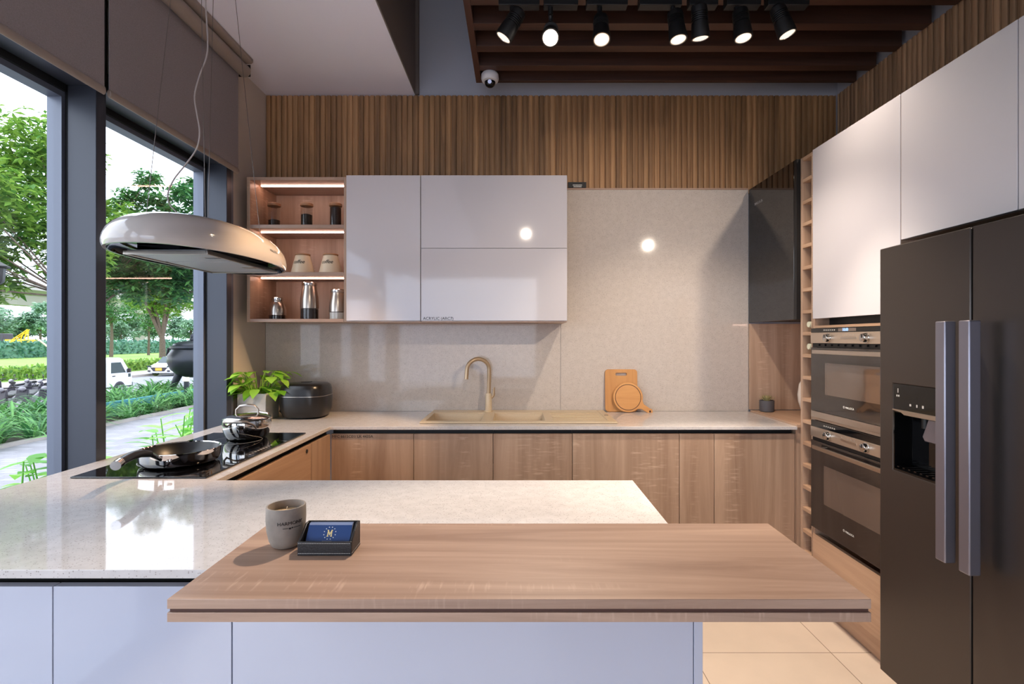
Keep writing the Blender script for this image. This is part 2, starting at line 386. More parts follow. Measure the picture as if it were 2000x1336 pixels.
def rebase(root, base):                         # parts were built in room coordinates: move the thing's origin to its base
    base = Vector(base); root.location = base; seen = set()
    for c in kids(root):
        if c.type == 'MESH' and c.data.name not in seen:
            seen.add(c.data.name); c.data.transform(Matrix.Translation(-base))
        elif c.type != 'MESH': c.location = Vector(c.location) - base
        for g in kids(c):
            if g.type == 'MESH' and g.data.name not in seen:
                seen.add(g.data.name); g.data.transform(Matrix.Translation(-base))
    return root
def solo(name, mb, m, label, cat, base=None, bevel=0, group=None, seg=2):
    o = obj(name, mb, m, None, bevel, seg); tag(o, label, cat, group)
    if base is not None: o.data.transform(Matrix.Translation(-Vector(base))); o.location = base
    return o
def struct(name, mb, m, bevel=0, parent=None):
    return obj(name, mb, m, parent, bevel, kind=None if parent else 'structure')
def copytree(root, label=None):
    def cp(o, par):
        c = o.copy(); COL.objects.link(c)
        if par is not None: c.parent = par
        for k in list(kids(o)): cp(k, c)
        return c
    r = cp(root, None)
    if label: r['label'] = label
    return r
def text_mesh(s, size, ext=.0004, bold=0.0, align='LEFT'):
    cu = D_.curves.new('txt', 'FONT'); cu.body = s; cu.size = size; cu.extrude = ext; cu.offset = bold; cu.align_x = align; cu.resolution_u = 3
    t = D_.objects.new('txt', cu); COL.objects.link(t)
    dg = bpy.context.evaluated_depsgraph_get(); dg.update()
    me = D_.meshes.new_from_object(t.evaluated_get(dg)); D_.objects.remove(t); D_.curves.remove(cu)
    mb = MB(); mb.add([tuple(v.co) for v in me.vertices], [tuple(p.vertices) for p in me.polygons]); D_.meshes.remove(me)
    return mb
def text(name, s, size, loc, rot, parent, m='ink', bold=0.0, align='LEFT', sx=1.0):
    mb = text_mesh(s, size, .0004, bold, align)
    mb.xf(Matrix.Translation(loc) @ Euler(rot).to_matrix().to_4x4() @ Matrix.Diagonal((sx, 1, 1, 1)))
    return obj(name, mb, m, parent)
FRONT = (PI / 2, 0, 0)                          # lettering read from the camera side
LEFTW = (PI / 2, 0, -PI / 2)                    # lettering on a face that looks towards -x

def px(x, y, d): return Vector(((x - CX) / F * d, d, H - (y - CY) / F * d))

# ================================================================== setting
YW = 3.29; XL = -1.61; XR = 2.046; ZT = 2.928; CT = .908          # back wall, side walls, slat top, worktop height
struct('floor', B(XL - .14, XR + .1, -3.2, YW + .1, -.06, 0), 'floor')
struct('wall_back', B(XL - .14, XR + .1, YW, YW + .12, 0, 3.75), 'paint_grey')
struct('wall_right', B(XR + .012, XR + .12, -3.2, YW, 0, 3.75), 'paint_grey')
struct('wall_light_block', MB().box(XL - .14, XR + .12, -3.32, -3.2, 2.45, 3.75).box(.35, XR + .12, -3.32, -3.2, 0, 2.449), 'paint')   # unseen wall added to cut daylight from behind the camera; left bay open
wl = MB().box(XL - .14, XL, 2.86, YW, 0, 3.0)                      # solid wall between the last mullion and the corner
wl.box(XL - .14, XL, -3.2, 2.86, 2.40, 3.0)
struct('wall_left', wl, 'paint')
struct('ceiling', B(-.648, XR + .1, -3.2, YW + .1, 3.75, 3.85), 'ceil_dark')
sf = B(XL - .14, -.655, -3.2, YW - .001, ZT + .006, 3.75)
struct('ceiling', sf, 'ceil')                                      # the lowered white part along the windows
struct('trim_1', B(-.654, -.648, -3.2, YW - .03, ZT + .006, 3.75), 'paint_shade_taupe')      # side of the lowered ceiling, its shade put into the colour
struct('trim_2', B(-.652, -.628, YW - .028, YW - .002, ZT + .006, 3.75), 'paint_shade_taupe')  # corner post above the slats

# slat cladding: one skin per wall
def slat_profile(u0, u1, pitch, depth, base):
    pts = [(u0, base)]; u = u0
    while u < u1 - 1e-4:
        v = min(u + pitch, u1); g = pitch * .10
        pts += [(u + g, base), (u + g + .002, base + depth * .85), (u + g + .006, base + depth), (v - g - .006, base + depth), (v - g - .002, base + depth * .85), (v - g, base)]
        u = v
    pts.append((u1, base)); return pts
pr = slat_profile(XL, XR, .035, .011, 0)
poly = [(u, YW - .004 - d) for u, d in pr] + [(XR, YW), (XL, YW)]
struct('trim_3', MB().prism(poly, 'z', 2.30, ZT), 'slat')
pr = slat_profile(-.6, YW - .02, .035, .011, 0)
poly = [(XR + .006 - d, u) for u, d in pr] + [(XR + .012, YW - .02), (XR + .012, -.6)]
struct('trim_4', MB().prism(poly, 'z', 2.2, ZT), 'slat_y')
struct('trim_5', B(.30, 1.475, YW - .022, YW - .002, 2.3235, 2.333), 'oak_flat')

# windows on the left: frame, gasket and pane of each bay
MI, MO = -1.585, -1.693                          # inner face and outer end of the mullion boxes
bays = [(1.107, 1.928, 1.975), (1.975, 2.795, 2.842), (-.30, 1.06, 1.107), (-1.7, -.347, -.30)]
for i, (y0, y1, y2) in enumerate(bays):
    o = struct('window_%d' % (i + 1), MB().box(MO, MI, y1, y2, 0, 2.40).box(MO, MI - .005, y0, y1, 2.325, 2.40), 'mullion', .002)
    obj('glazing_frame', MB().box(-1.76, -1.705, y1 - .012, y2 + .012, -.1, 2.42).box(-1.76, -1.705, y0 + .012, y1 - .012, 2.278, 2.42).box(-1.76, -1.60, y0, y1 - .001, -.1, .12), 'frame_light', o, label='pale grey glazing frame')
    obj('gasket', MB().box(-1.705, MO - .001, y1 + .003, y2 - .003, 0, 2.40).box(-1.705, MO, y0 + .003, y1 - .003, 2.30, 2.40), 'gasket', o, label='black rubber gasket')
    obj('pane', MB().add([(-1.735, y0, .05), (-1.735, y1, .05), (-1.735, y1, 2.30), (-1.735, y0, 2.30)], [(0, 1, 2, 3)]), 'glass', o, label='clear window pane')
struct('trim_6', MB().box(-1.612, -1.592, 2.842, 2.872, 0, 2.40), 'frame_light')

# roller blinds
def blind(y0, y1, label, rail):
    t = thing('roller_blind', label, 'blind', 'roller blinds over the windows')
    obj('fabric', B(-1.557, -1.553, y0, y1, 2.315, 2.86), 'blind', t)
    bb = MB().lathe([(0, 0), (.010, 0), (.010, y1 - y0), (0, y1 - y0)], n=14, sx=.8, sy=1.6, rot=Euler((-PI / 2, 0, 0)).to_matrix())
    bb.xf(Matrix.Translation((-1.555, y0, 2.305)))
    obj('bottom_bar', bb, 'blindbar', t)
    obj('roller_tube', MB().cyl((-1.525, y0, 2.868), (-1.525, y1 + .015, 2.868), .034, n=24), 'blindbar', t)
    obj('cassette', MB().prism([(-1.60, 2.922), (-1.60, 2.90), (-1.545, 2.905), (-1.485, 2.905), (-1.475, 2.912), (-1.475, 2.932), (-1.60, 2.932)], 'y', y0, y1 + .01), 'blindbar', t, .003)
    obj('end_bracket', MB().box(-1.56, -1.495, y1 + .016, y1 + .020, 2.84, 2.905), 'black', t)
    if rail: obj('gap_shade_strip', MB().box(-1.584, -1.566, y0 - .030, y0 + .004, 2.315, 2.90), 'gasket', t, label='black strip for the shade between the blinds')  # black strip put in for the dark gap between the blinds
    return rebase(t, (-1.555, (y0 + y1) / 2, 2.9))
blind(1.02, 1.927, 'taupe roller blind half lowered over the nearer window, cut off by the photo edge', 0)
blind(1.951, 2.852, 'taupe roller blind half lowered over the farther window beside the shelf corner', 1)

# dark timber grille under the ceiling, spot track, dome camera
g = thing('ceiling_grille', 'dark walnut slatted ceiling grille hanging above the kitchen', 'ceiling grille')
obj('frame', MB().box(-.247, -.215, -.4, 3.09, 2.915, 3.06), 'walnut_y', g, .001, label='left side board of the grille')
obj('frame', MB().box(-.215, 2.03, 3.062, 3.09, 2.915, 3.06), 'walnut', g, .001, label='rear board of the grille')
y = 2.893
while y > -.4:
    obj('slat', B(-.214, 2.03, y, y + .058, 2.915, 3.055), 'walnut', g, .001); y -= .193
obj('backing', B(-.214, 2.03, -.4, 3.06, 3.056, 3.07), 'black', g, label='black board added to darken the void above the slats')  # added sheet keeps the gaps between the slats dark
rebase(g, (.9, 2, 2.915))
TY = 2.26
solo('light_track', MB().box(-.15, 1.95, TY - .018, TY + .018, 2.884, 2.9145), 'black', 'black lighting track running across the underside of the ceiling grille', 'light track', (.9, TY, 2.9145))

def lamp_data(name, W, size, blend, loc, target, col=WARM):
    l = D_.lights.new(name, 'SPOT'); l.energy = W; l.color = col; l.spot_size = size; l.spot_blend = blend; l.shadow_soft_size = .02
    o = D_.objects.new(name, l); COL.objects.link(o); o.location = loc
    o.rotation_euler = (Vector(target) - Vector(loc)).to_track_quat('-Z', 'Y').to_euler(); return o
def spot(face, target, label, W=SPOT_W, size=60, hot=False, box_dx=(-.17, .12), group='track spotlights under the ceiling grille', top=2.884, track_y=TY, blend=.6, short=False, col=WARM):
    """face: centre of the lens; the head points from there to the target."""
    f = Vector(face); a = (Vector(target) - f).normalized()
    t = thing('track_spotlight', label, 'spotlight', group)
    bx = f.x - a.x * .07
    obj('adapter_box', MB().box(bx + box_dx[0], bx + box_dx[1], track_y - .022, track_y + .022, top - .052, top - .0005), 'black', t, .002)
    obj('stem', MB().cyl((bx, track_y, top - .052), (bx, track_y, top - .085), .011, n=14), 'black', t)
    q = a.to_track_quat('Z', 'Y').to_matrix()
    L_ = .105 if short else .135
    b0 = f - a * L_
    yk = MB().tube([(bx, track_y, top - .07), tuple((Vector((bx, track_y, top - .07)) + b0) / 2 + Vector((0, 0, .004))), tuple(b0 + a * .03)], .010, 10)
    obj('yoke', yk, 'black', t)
    prof = [(0, 0), (.022, 0), (.031, .008), (.034, .03)]
    for k in range(5): z = .034 + k * .008; prof += [(.034, z), (.029, z + .001), (.029, z + .004), (.034, z + .005)]
    prof += [(.035, .080), (.038, L_ - .020), (.0385, L_), (.035, L_), (.033, L_ - .006), (0, L_ - .006)]
    obj('lamp_head', MB().lathe(prof, *b0, n=28, rot=q), 'black', t)
    p2 = f - a * .0035
    obj('trim_ring', MB().lathe([(.0335, 0), (.0345, .003), (.032, .0033), (.031, 0)], *p2, n=28, rot=q), 'steel', t)
    obj('lens', MB().lathe([(0, 0), (.0315, 0), (.0315, .001), (.024, .0025), (0, .003)], *p2, n=28, rot=q), 'lens_hot' if hot else 'lens_on', t)
    rebase(t, (bx, track_y, top))
    if W:
        l = lamp_data('spot_beam', W, math.radians(size), blend, f + a * .012 - t.location, Vector(target) - t.location, col); l.parent = t
    return t
def fc(x, y, d=2.2): return px(x, y, d)
spot(fc(983, 74), (-1.30, 2.38, .72), 'track spotlight tilted left towards the window corner, leftmost on the ceiling track', W=150, size=52, col=ORANGE, blend=.45, box_dx=(-.06, .12))
spot(fc(1075, 74), (.0, .55, .95), 'glaring track spotlight facing the camera, second from the left', W=175, hot=True, size=70, box_dx=(-.03, .12))
spot(fc(1175, 78), (.32, 1.55, .9), 'track spotlight pointing down above the sink, just right of the glaring one', W=40, box_dx=(-.06, .12))
spot(fc(1325, 78), (.85, 2.0, .9), 'black finned track spotlight, left one of the two hanging close together', W=40, box_dx=(-.15, .035))
spot(fc(1368, 76), (.98, 2.52, .9), 'track spotlight with smooth barrel, right one of the two hanging close together', W=60, size=100, box_dx=(-.025, .10))
spot(fc(1452, 75), (1.15, 1.9, 0), 'track spotlight second from the right, pointing down at the floor', W=130, box_dx=(-.05, .10))
spot(fc(1538, 68), (1.56, 2.12, 1.5), 'rightmost track spotlight tilted towards the tall white cupboard door', W=20, size=115, blend=1.0, box_dx=(-.04, .14))

# second track over the camera's head, out of the picture but mirrored in the glossy fronts
solo('light_track', MB().box(-.15, 1.95, -.018, .018, 2.884, 2.9145), 'black', 'black lighting track above the camera, only its lamps mirrored in the glossy fronts', 'light track', (.9, 0, 2.9145))
for fx_, tg, W, sz, lb in ((.10, (-.15, 3.2, 1.45), 26, 60, 'track spotlight above the camera aimed at the tap'), (1.65, (.75, 3.25, 1.55), 150, 46, 'track spotlight above the camera aimed at the tall stone panel')):
    spot((fx_, .10, 2.55), tg, lb, W=W, size=sz, track_y=0, blend=.8, box_dx=(-.1, .1), group='track spotlights above the camera')

t = thing('dome_camera', 'white dome security camera under the rear left corner of the ceiling grille', 'security camera')
c = px(957, 140, 2.98)
obj('base', MB().lathe([(0, 0), (.044, 0), (.05, -.008), (.052, -.03), (.046, -.046), (.034, -.05), (0, -.05)][::-1], c.x, c.y, 2.9145, n=32), 'camwhite', t)
obj('dome', MB().ball((c.x, c.y, 2.9145 - .050), .032, n=24), 'blackgloss', t, label='dark glossy dome')
obj('lens', MB().cyl((c.x, c.y - .030, 2.9145 - .062), (c.x, c.y - .0355, 2.9145 - .064), .011, n=16), 'handle', t, label='grey lens behind the dome')
rebase(t, (c.x, c.y, 2.9145))

# ================================================================== worktop, sink, tap, hob
YD = 2.70                                         # front edge of the back run
XI, XE = -.985, .378                              # inner edge of the window run, end of the peninsula
PB, PF = 1.674, 1.024                             # peninsula back and front edges
SX0, SX1, SY0, SY1 = -.51, .52, 2.81, 3.235       # hole under the sink
xs = sorted([-1.585, XI, SX0, SX1, XE, 1.478]); ys = [PF, PB, YD, SY0, SY1, 3.274]
def wm(i, j):
    x = (xs[i] + xs[i + 1]) / 2; y = (ys[j] + ys[j + 1]) / 2
    if SX0 < x < SX1 and SY0 < y < SY1: return False
    return y > YD or x < XI or (y < PB and x < XE)
solo('worktop', MB().slab(xs, ys, wm, CT - .0175, CT), 'worktop', 'speckled white stone worktop running round three sides of the kitchen', 'worktop', (-.6, 2.3, CT), .0012)

SP = 3.274                                        # face of the stone panels on the back wall
solo('splashback_panel', B(XL + .002, .277, SP + .001, YW - .0175, .95 - .041, 2.323), 'splash', 'beige speckled stone panel on the back wall behind the tap and wall cupboards', 'splashback', (-.6, SP, .909))
solo('splashback_panel', B(.279, 1.478, SP + .001, YW - .0175, .909, 2.323), 'splash', 'tall beige speckled stone panel behind the cutting boards, right of the wall cupboards', 'splashback', (.9, SP, .909))

s = thing('sink', 'beige granite sink with two bowls and a grooved drainer', 'sink')
X0, X1, Y0, Y1 = -.532, .548, 2.785, 3.252
bw = [(-.505, -.20, 2.83, 3.14), (-.135, .155, 2.83, 3.14)]
sxs = [X0, -.505, -.20, -.135, .155, X1]; sys_ = [Y0, 2.83, 3.14, Y1]
obj('rim', MB().slab(sxs, sys_, lambda i, j: not (j == 1 and i in (1, 3)), CT + .0004, CT + .0105), 'sinkmat', s, .003)
for k, (a, b_, c_, d_) in enumerate(bw):
    dz = CT - (.19 if k == 0 else .15); i_ = .018
    m = MB(); top = [(a, c_), (b_, c_), (b_, d_), (a, d_)]; bot = [(a + i_, c_ + i_), (b_ - i_, c_ + i_), (b_ - i_, d_ - i_), (a + i_, d_ - i_)]
    tk = [(a - .004, c_ - .004), (b_ + .004, c_ - .004), (b_ + .004, d_ + .004), (a - .004, d_ + .004)]
    v = [(x, y, CT + .002) for x, y in top] + [(x, y, dz) for x, y in bot] + [(x, y, CT + .002) for x, y in tk] + [(x, y, dz - .006) for x, y in tk]
    m.add(v, [(0, 1, 5, 4)[::-1], (1, 2, 6, 5)[::-1], (2, 3, 7, 6)[::-1], (3, 0, 4, 7)[::-1], (4, 5, 6, 7), (8, 9, 13, 12), (9, 10, 14, 13), (10, 11, 15, 14), (11, 8, 12, 15), (15, 14, 13, 12), (0, 8, 9, 1)[::-1], (1, 9, 10, 2)[::-1], (2, 10, 11, 3)[::-1], (3, 11, 8, 0)[::-1]])
    bo = obj('bowl', m, 'sinkmat', s, label='left bowl of the sink' if k == 0 else 'smaller right bowl of the sink')
    obj('drain', MB().lathe([(0, 0), (.04, 0), (.04, .003), (.03, .004), (0, .002)], (a + b_) / 2, (c_ + d_) / 2, dz + .0005, n=24), 'steel', bo, label='steel drain')
dg = MB()
for k in range(7): dg.box(.20, .485, 2.845 + k * .045, 2.857 + k * .045, CT + .0105, CT + .0135)
obj('drainer_ribs', dg, 'sinkmat', s, .001)
obj('drainer_edge', MB().prism([(.500, 2.83), (.508, 2.83), (.508, 3.22), (.500, 3.22)], 'z', CT + .0105, CT + .0145), 'sinkmat', s, .001)
obj('overflow_cap', MB().lathe([(0, 0), (.012, 0), (.012, .003), (0, .004)], .528, 3.03, CT + .0106, n=16), 'steel', s, label='small round plug control')
rebase(s, (0, 3.02, CT))

t = thing('kitchen_tap', 'beige gooseneck kitchen tap standing behind the sink bowls', 'tap')
tx, ty, tz = -.178, 3.19, CT + .0108
obj('tap_body', MB().lathe([(0, 0), (.027, 0), (.027, .006), (.021, .010), (.020, .10), (.017, .112), (0, .112)], tx, ty, tz, n=24), 'sinkmat', t, label='speckled stone tap body')
p = [(tx, ty, tz + .10), (tx + .004, ty, tz + .20), (tx + .004, ty - .005, tz + .26)]
for k in range(0, 11):
    a = PI * k / 10; p.append((tx - .062 + .066 * math.cos(a), ty - .005 - .06 * (1 - math.cos(a)) / 2, tz + .262 + .066 * math.sin(a)))
p.append((tx - .132, ty - .07, tz + .205))
obj('spout', MB().tube(p, .0125, 14), 'tap', t)
obj('lever', MB().tube([(tx + .018, ty, tz + .085), (tx + .032, ty - .004, tz + .10), (tx + .036, ty - .01, tz + .15)], [.009, .008, .005], 10), 'tap', t)
rebase(t, (tx, ty, tz))

h = thing('induction_hob', 'black glass induction hob set on the window-side worktop', 'hob')
hx0, hx1, hy0, hy1 = -1.478, -1.028, 1.692, 2.492
obj('glass_top', B(hx0, hx1, hy0, hy1, CT + .0005, CT + .006), 'hobglass', h, .0015)
for (cx, cy, r) in ((-1.29, 1.93, .115), (-1.26, 2.31, .10)):
    obj('zone_mark', MB().lathe([(r, 0), (r + .002, 0), (r + .002, .0003), (r, .0003), (r, 0)], cx, cy, CT + .0061, n=48), 'inkgrey', h, label='printed ring of a cooking zone')
ct = MB()
for k in range(9): ct.box(-1.06, -1.052, 2.02 + k * .022, 2.028 + k * .022, CT + .0061, CT + .0064)
obj('touch_controls', ct, 'inkgrey', h, label='row of printed touch controls')
rebase(h, (-1.25, 2.09, CT))

# ================================================================== base cupboards
def base_unit(x0, x1, label, hinge=1, lettering=None):
    t = thing('base_cabinet', label, 'base cabinet', 'oak base cupboards along the back wall')
    obj('body', B(x0 + .0008, x1 - .0008, YD + .036, 3.26, .10, CT - .018 if 0 else .700), 'oak', t)
    obj('recess_rail', B(x0 + .0003, x1 - .0003, YD + .05, YD + .062, .701, CT - .0185), 'recess', t, label='black recessed grip rail')
    obj('door', B(x0 + .0015, x1 - .0015, YD + .016, YD + .035, .112, .866), 'oak', t, .001)
    obj('plinth', B(x0 + .0003, x1 - .0003, YD + .07, YD + .085, 0.001, .10), 'oak_flat', t)
    if lettering: text('lettering', lettering, .0205, (x0 + .006, YD + .0155, .846), FRONT, t, 'ink', 0)
    return rebase(t, ((x0 + x1) / 2, YD + .3, 0))
YP = YD + .016
def xd(p): return (p - CX) / F * YP
edges = [646.5, 808, 963, 1118, 1327, 1395, 1552]
names = ['oak base cupboard with small black lettering, tight in the left corner', 'oak base cupboard next right of the lettered corner one',
         'oak base cupboard below the tap and left sink bowl', 'wide oak base cupboard below the sink drainer',
         'narrow oak pull-out base cupboard right of the sink', 'oak base cupboard at the right end beside the bottle rack']
for k in range(6):
    base_unit(xd(edges[k]), xd(edges[k + 1]), names[k], lettering='MFC 6615C01/ LK 4435A' if k == 0 else None)
solo('filler_strip', B(xd(1552) + .001, 1.476, YP, YP + .02, .1, .866), 'oak', 'narrow oak filler strip between the last base cupboard and the bottle rack', 'filler strip', (1.47, YP, .1))
# window run, facing right
XF = -.990
def side_unit(y0, y1, label, grip=False):
    t = thing('base_cabinet', label, 'base cabinet', 'oak base cupboards under the hob')
    obj('body', B(-1.565, XF - .020, y0 + .001, y1 - .001, .10, .70), 'oak', t)
    obj('recess_rail', B(XF - .046, XF - .034, y0, y1, .701, CT - .0185), 'recess', t, label='black recessed grip rail')
    obj('door', B(XF - .019, XF, y0 + .0015, y1 - .0015, .112, .866), 'oak_deep' , t, .001)
    obj('plinth', B(XF - .075, XF - .06, y0, y1, .001, .1), 'oak_flat', t)
    if grip: obj('finger_pull', MB().cyl((XF + .0002, y1 - .055, .842), (XF + .004, y1 - .055, .842), .009, n=16), 'black', t, label='small black finger pull')
    return rebase(t, (-1.28, (y0 + y1) / 2, 0))
side_unit(1.70, 2.462, 'oak base cupboard under the hob with a small black finger pull', True)
solo('filler_strip', B(XF - .019, XF, 2.464, YP - .002, .112, .866), 'oak', 'oak corner filler strip between the hob cupboard and the lettered cupboard', 'filler strip', (XF, 2.57, .112))
solo('recess_rail', B(XF - .046, XF - .034, 2.463, YD + .0495, .701, CT - .0185), 'recess', 'black grip rail turning the left inner corner under the worktop', 'rail', (XF - .04, 2.6, .7))

# peninsula: white fronts towards the camera
PY = 1.042
def pen_unit(x0, x1, label, panel=False):
    if panel: return solo('end_panel', B(x0, x1, PY, PB - .02, .001, CT - .0185), 'pale_front', label, 'end panel', ((x0 + x1) / 2, PY, 0), .0008)
    t = thing('peninsula_cabinet', label, 'base cabinet', 'white peninsula cupboards')
    obj('body', B(x0 + .001, x1 - .001, PY + .020, PB - .03, .10, .70), 'white_edge', t)
    obj('recess_rail', B(x0, x1, PY + .034, PY + .046, .701, CT - .0185), 'recess', t, label='black recessed grip rail')
    obj('front_panel', B(x0 + .0012, x1 - .0012, PY, PY + .019, .08, .866), 'pale_front', t, .0008)
    obj('plinth', B(x0, x1, PY + .06, PY + .075, .001, .1), 'white_edge', t)
    return rebase(t, ((x0 + x1) / 2, PY + .3, 0))
def xp(p): return (p - CX) / F * PY
pen_unit(-1.565, xp(103), 'glossy white peninsula cupboard front at the far left of the photo')
pen_unit(xp(103), xp(453), 'glossy white peninsula cupboard front partly under the left end of the bar')
pen_unit(xp(453), xp(1355), 'wide glossy white peninsula front under the wooden bar')
pen_unit(xp(1355) + .0005, XE, 'white end panel closing the right side of the peninsula', True)

# wooden bar on the peninsula
t = thing('breakfast_bar', 'oak breakfast bar board resting on the front edge of the white worktop', 'bar top')
bx0, bx1, by0, by1 = -.5705, .577, .834, 1.177
z0 = CT + .0004
obj('lower_board', B(bx0, bx1, by0, by1, z0, z0 + .0155), 'oak_flat', t, .0008)
obj('groove_strip', B(bx0 + .003, bx1 - .003, by0 + .003, by1 - .003, z0 + .0155, z0 + .0215), 'groove', t, label='dark brown groove between the boards')
obj('upper_board', B(bx0, bx1, by0, by1, z0 + .0215, z0 + .0375), 'oak_flat', t, .0008)
rebase(t, (0, 1.0, z0)); BZ = z0 + .0375

# ================================================================== wall cupboards
t = thing('open_shelf_unit', 'open oak wall shelf with lit shelves of jars, left of the white cupboards', 'wall shelf')
ux0, ux1, uf, ub, uz0, uz1 = -1.552, -.977, 2.94, 3.272, 1.467, 2.300
obj('side_panel', B(ux0, ux0 + .018, uf, ub, uz0, uz1), 'oak', t, .001, label='left side panel')
obj('side_panel', B(ux1 - .018, ux1, uf, ub, uz0, uz1), 'oak', t, .001, label='right side panel')
obj('back_panel', B(ux0 + .018, ux1 - .018, ub - .012, ub, uz0 + .018, uz1 - .018), 'oak', t)
obj('top_panel', B(ux0 + .018, ux1 - .018, uf, ub - .012, uz1 - .018, uz1), 'oak_flat', t, .001)
obj('bottom_panel', B(ux0 + .018, ux1 - .018, uf, ub - .012, uz0, uz0 + .018), 'oak_flat', t, .001)
SH = [2.027, 1.754]
for k, z in enumerate(SH): obj('shelf', B(ux0 + .018, ux1 - .018, uf + .001, ub - .012, z - .021, z), 'oak_flat', t, .001, label=('upper', 'lower')[k] + ' shelf board')
for k, z in enumerate([uz1 - .018, SH[0] - .021, SH[1] - .021]):
    obj('led_strip', B(ux0 + .03, ux1 - .02, 3.042, 3.052, z - .0055, z - .0003), 'led', t, label=('top', 'middle', 'bottom')[k] + ' glowing LED strip')
rebase(t, ((ux0 + ux1) / 2, 3.1, uz0))

def wall_unit(x0, x1, flaps, label, lettering=None):
    t = thing('wall_cabinet', label, 'wall cabinet', 'glossy white wall cupboards')
    obj('body', B(x0 + .001, x1 - .001, 2.942, 3.272, 1.472, 2.300), 'white_edge', t)
    obj('base_board', B(x0 + .001, x1 - .001, 2.930, 3.272, 1.4655, 1.4715), 'oak_flat', t)
    zz = [1.4725] + flaps + [2.3045]
    for a, b_ in zip(zz, zz[1:]): obj('door' if not flaps else 'flap_door', B(x0 + .0015, x1 - .0015, 2.920, 2.940, a + .0012, b_ - .0012), 'white_gloss', t, .001)
    if lettering: text('lettering', lettering, .0235, (x0 + .013, 2.9195, 1.479), FRONT, t, 'ink', 0)
    return rebase(t, ((x0 + x1) / 2, 3.1, 1.4655))
wall_unit(-.9755, -.5505, [], 'glossy white single-door wall cupboard beside the open shelf')
wall_unit(-.5495, .2865, [1.887], 'glossy white wall cupboard with two stacked flap doors and tiny lettering', 'ACRYLIC (ARC7)')
t = thing('name_plate', 'small black plate with white print above the stone panel, beside the white cupboard', 'sign')
p0, p1 = px(1109.5, 370, YW - .03), px(1145, 356, YW - .03)
obj('plate', B(p0.x, p1.x, YW - .034, YW - .018, 2.3335, p1.z), 'black', t, .001)
ln = MB(); r2 = random.Random(3)
for row, (a, b_) in enumerate(((.26, .74), (.30, .72))):
    u = a; z = p1.z - .016 - row * .0105
    while u < b_:
        wd = .02 + .012 * r2.random(); ln.box(p0.x + (p1.x - p0.x) * u, p0.x + (p1.x - p0.x) * (u + wd), YW - .0346, YW - .0341, z - .006, z - .0006 * r2.random()); u += wd + .010
obj('printed_lines', ln, 'inkwhite', t)
rebase(t, ((p0.x + p1.x) / 2, YW - .026, 2.3335))

# ================================================================== corner unit, bottle rack, tall cupboards
RX = 1.48
t = thing('corner_wall_cabinet', 'smoked black glass wall cupboard above the oak niche in the right corner', 'wall cabinet')
obj('body', B(RX + .022, 2.03, 2.716, 3.272, 1.478, 2.322), 'black', t)
obj('glass_door', B(RX, RX + .020, 2.738, 3.268, 1.4735, 2.3225), 'darkglass', t, .0015)
obj('door_edge', B(RX, RX + .020, 2.712, 2.7365, 1.4735, 2.3225), 'black', t, .001, label='matt black edge profile')
text('lettering', 'MALLOCA', .022, (RX - .0005, 3.19, 2.200), LEFTW, t, 'inkgrey', 0)
obj('under_light', B(1.60, 1.90, 2.745, 2.765, 1.468, 1.4775), 'led', t, label='glowing light under the cupboard')
rebase(t, (1.75, 3.0, 1.4735))
t = thing('niche_cabinet', 'oak corner cupboard with an open niche under the smoked glass cupboard', 'base cabinet')
obj('back_panel', B(RX, 2.03, 3.252, 3.272, .921, 1.466), 'oak', t)
obj('shelf_top', B(RX, 2.03, 2.712, 3.250, .900, .9175), 'oak_deep', t, .001)
obj('body', B(RX + .001, 2.03, 2.722, 3.25, .10, .899), 'oak', t)
obj('side_panel', B(2.012, 2.03, 2.74, 3.25, .921, 1.466), 'oak', t)
rebase(t, (1.75, 3.0, 0))

t = thing('bottle_rack', 'tall oak bottle rack of small square cells beside the ovens', 'bottle rack')
ry0, ry1, rx0, rx1, rz0, rz1 = 2.603, 2.709, 1.50, 2.03, .11, 2.322
obj('side_panel', B(rx0, rx1, ry1 - .017, ry1, rz0, rz1), 'oak', t, .001, label='left side panel of the rack')
obj('side_panel', B(rx0, rx1, ry0, ry0 + .006, rz0, rz1), 'oak', t, label='thin right side panel of the rack')
obj('back_panel', B(rx0 + .30, rx0 + .315, ry0 + .006, ry1 - .017, rz0, rz1), 'oak', t)
z = rz1 - .018; zs = []
while z > rz0: zs.append(z); z -= .1145
for z in zs: obj('shelf', B(rx0 + .001, rx0 + .30, ry0 + .006, ry1 - .017, z, z + .018), 'oak_deep', t, .0008)
obj('plinth', B(rx0 + .05, rx0 + .065, ry0, ry1, .001, rz0), 'oak', t)
rebase(t, (1.75, 2.655, 0))
for k, zz in enumerate((632, 676)):
    zb = min(zs, key=lambda q: abs(q + .018 - (H - (zz + 12 - CY) / F * 2.66))) + .0185
    r_ = .0385
    t = thing('wine_bottle', ('wine bottle lying in the rack beside the top of the upper oven', 'wine bottle lying in the rack cell just below the other bottle')[k], 'bottle', 'bottles in the rack')
    yb = 2.651
    R_ = Euler((0, PI / 2, 0)).to_matrix()
    obj('glass_body', MB().lathe([(0, 0), (.014, 0), (.0145, .05), (.016, .075), (.03, .11), (r_, .15), (r_, .26), (0, .262)], 1.512, yb, zb + r_, n=24, rot=R_), 'bottle', t)
    obj('capsule', MB().lathe([(0, -.003), (.0145, -.003), (.0155, .0), (.0150, .045), (.0147, .046), (.0147, -.001)][:5], 1.511, yb, zb + r_, n=24, rot=R_), 'capsule', t, label='pale capsule on the neck')
    rebase(t, (1.6, yb, zb))

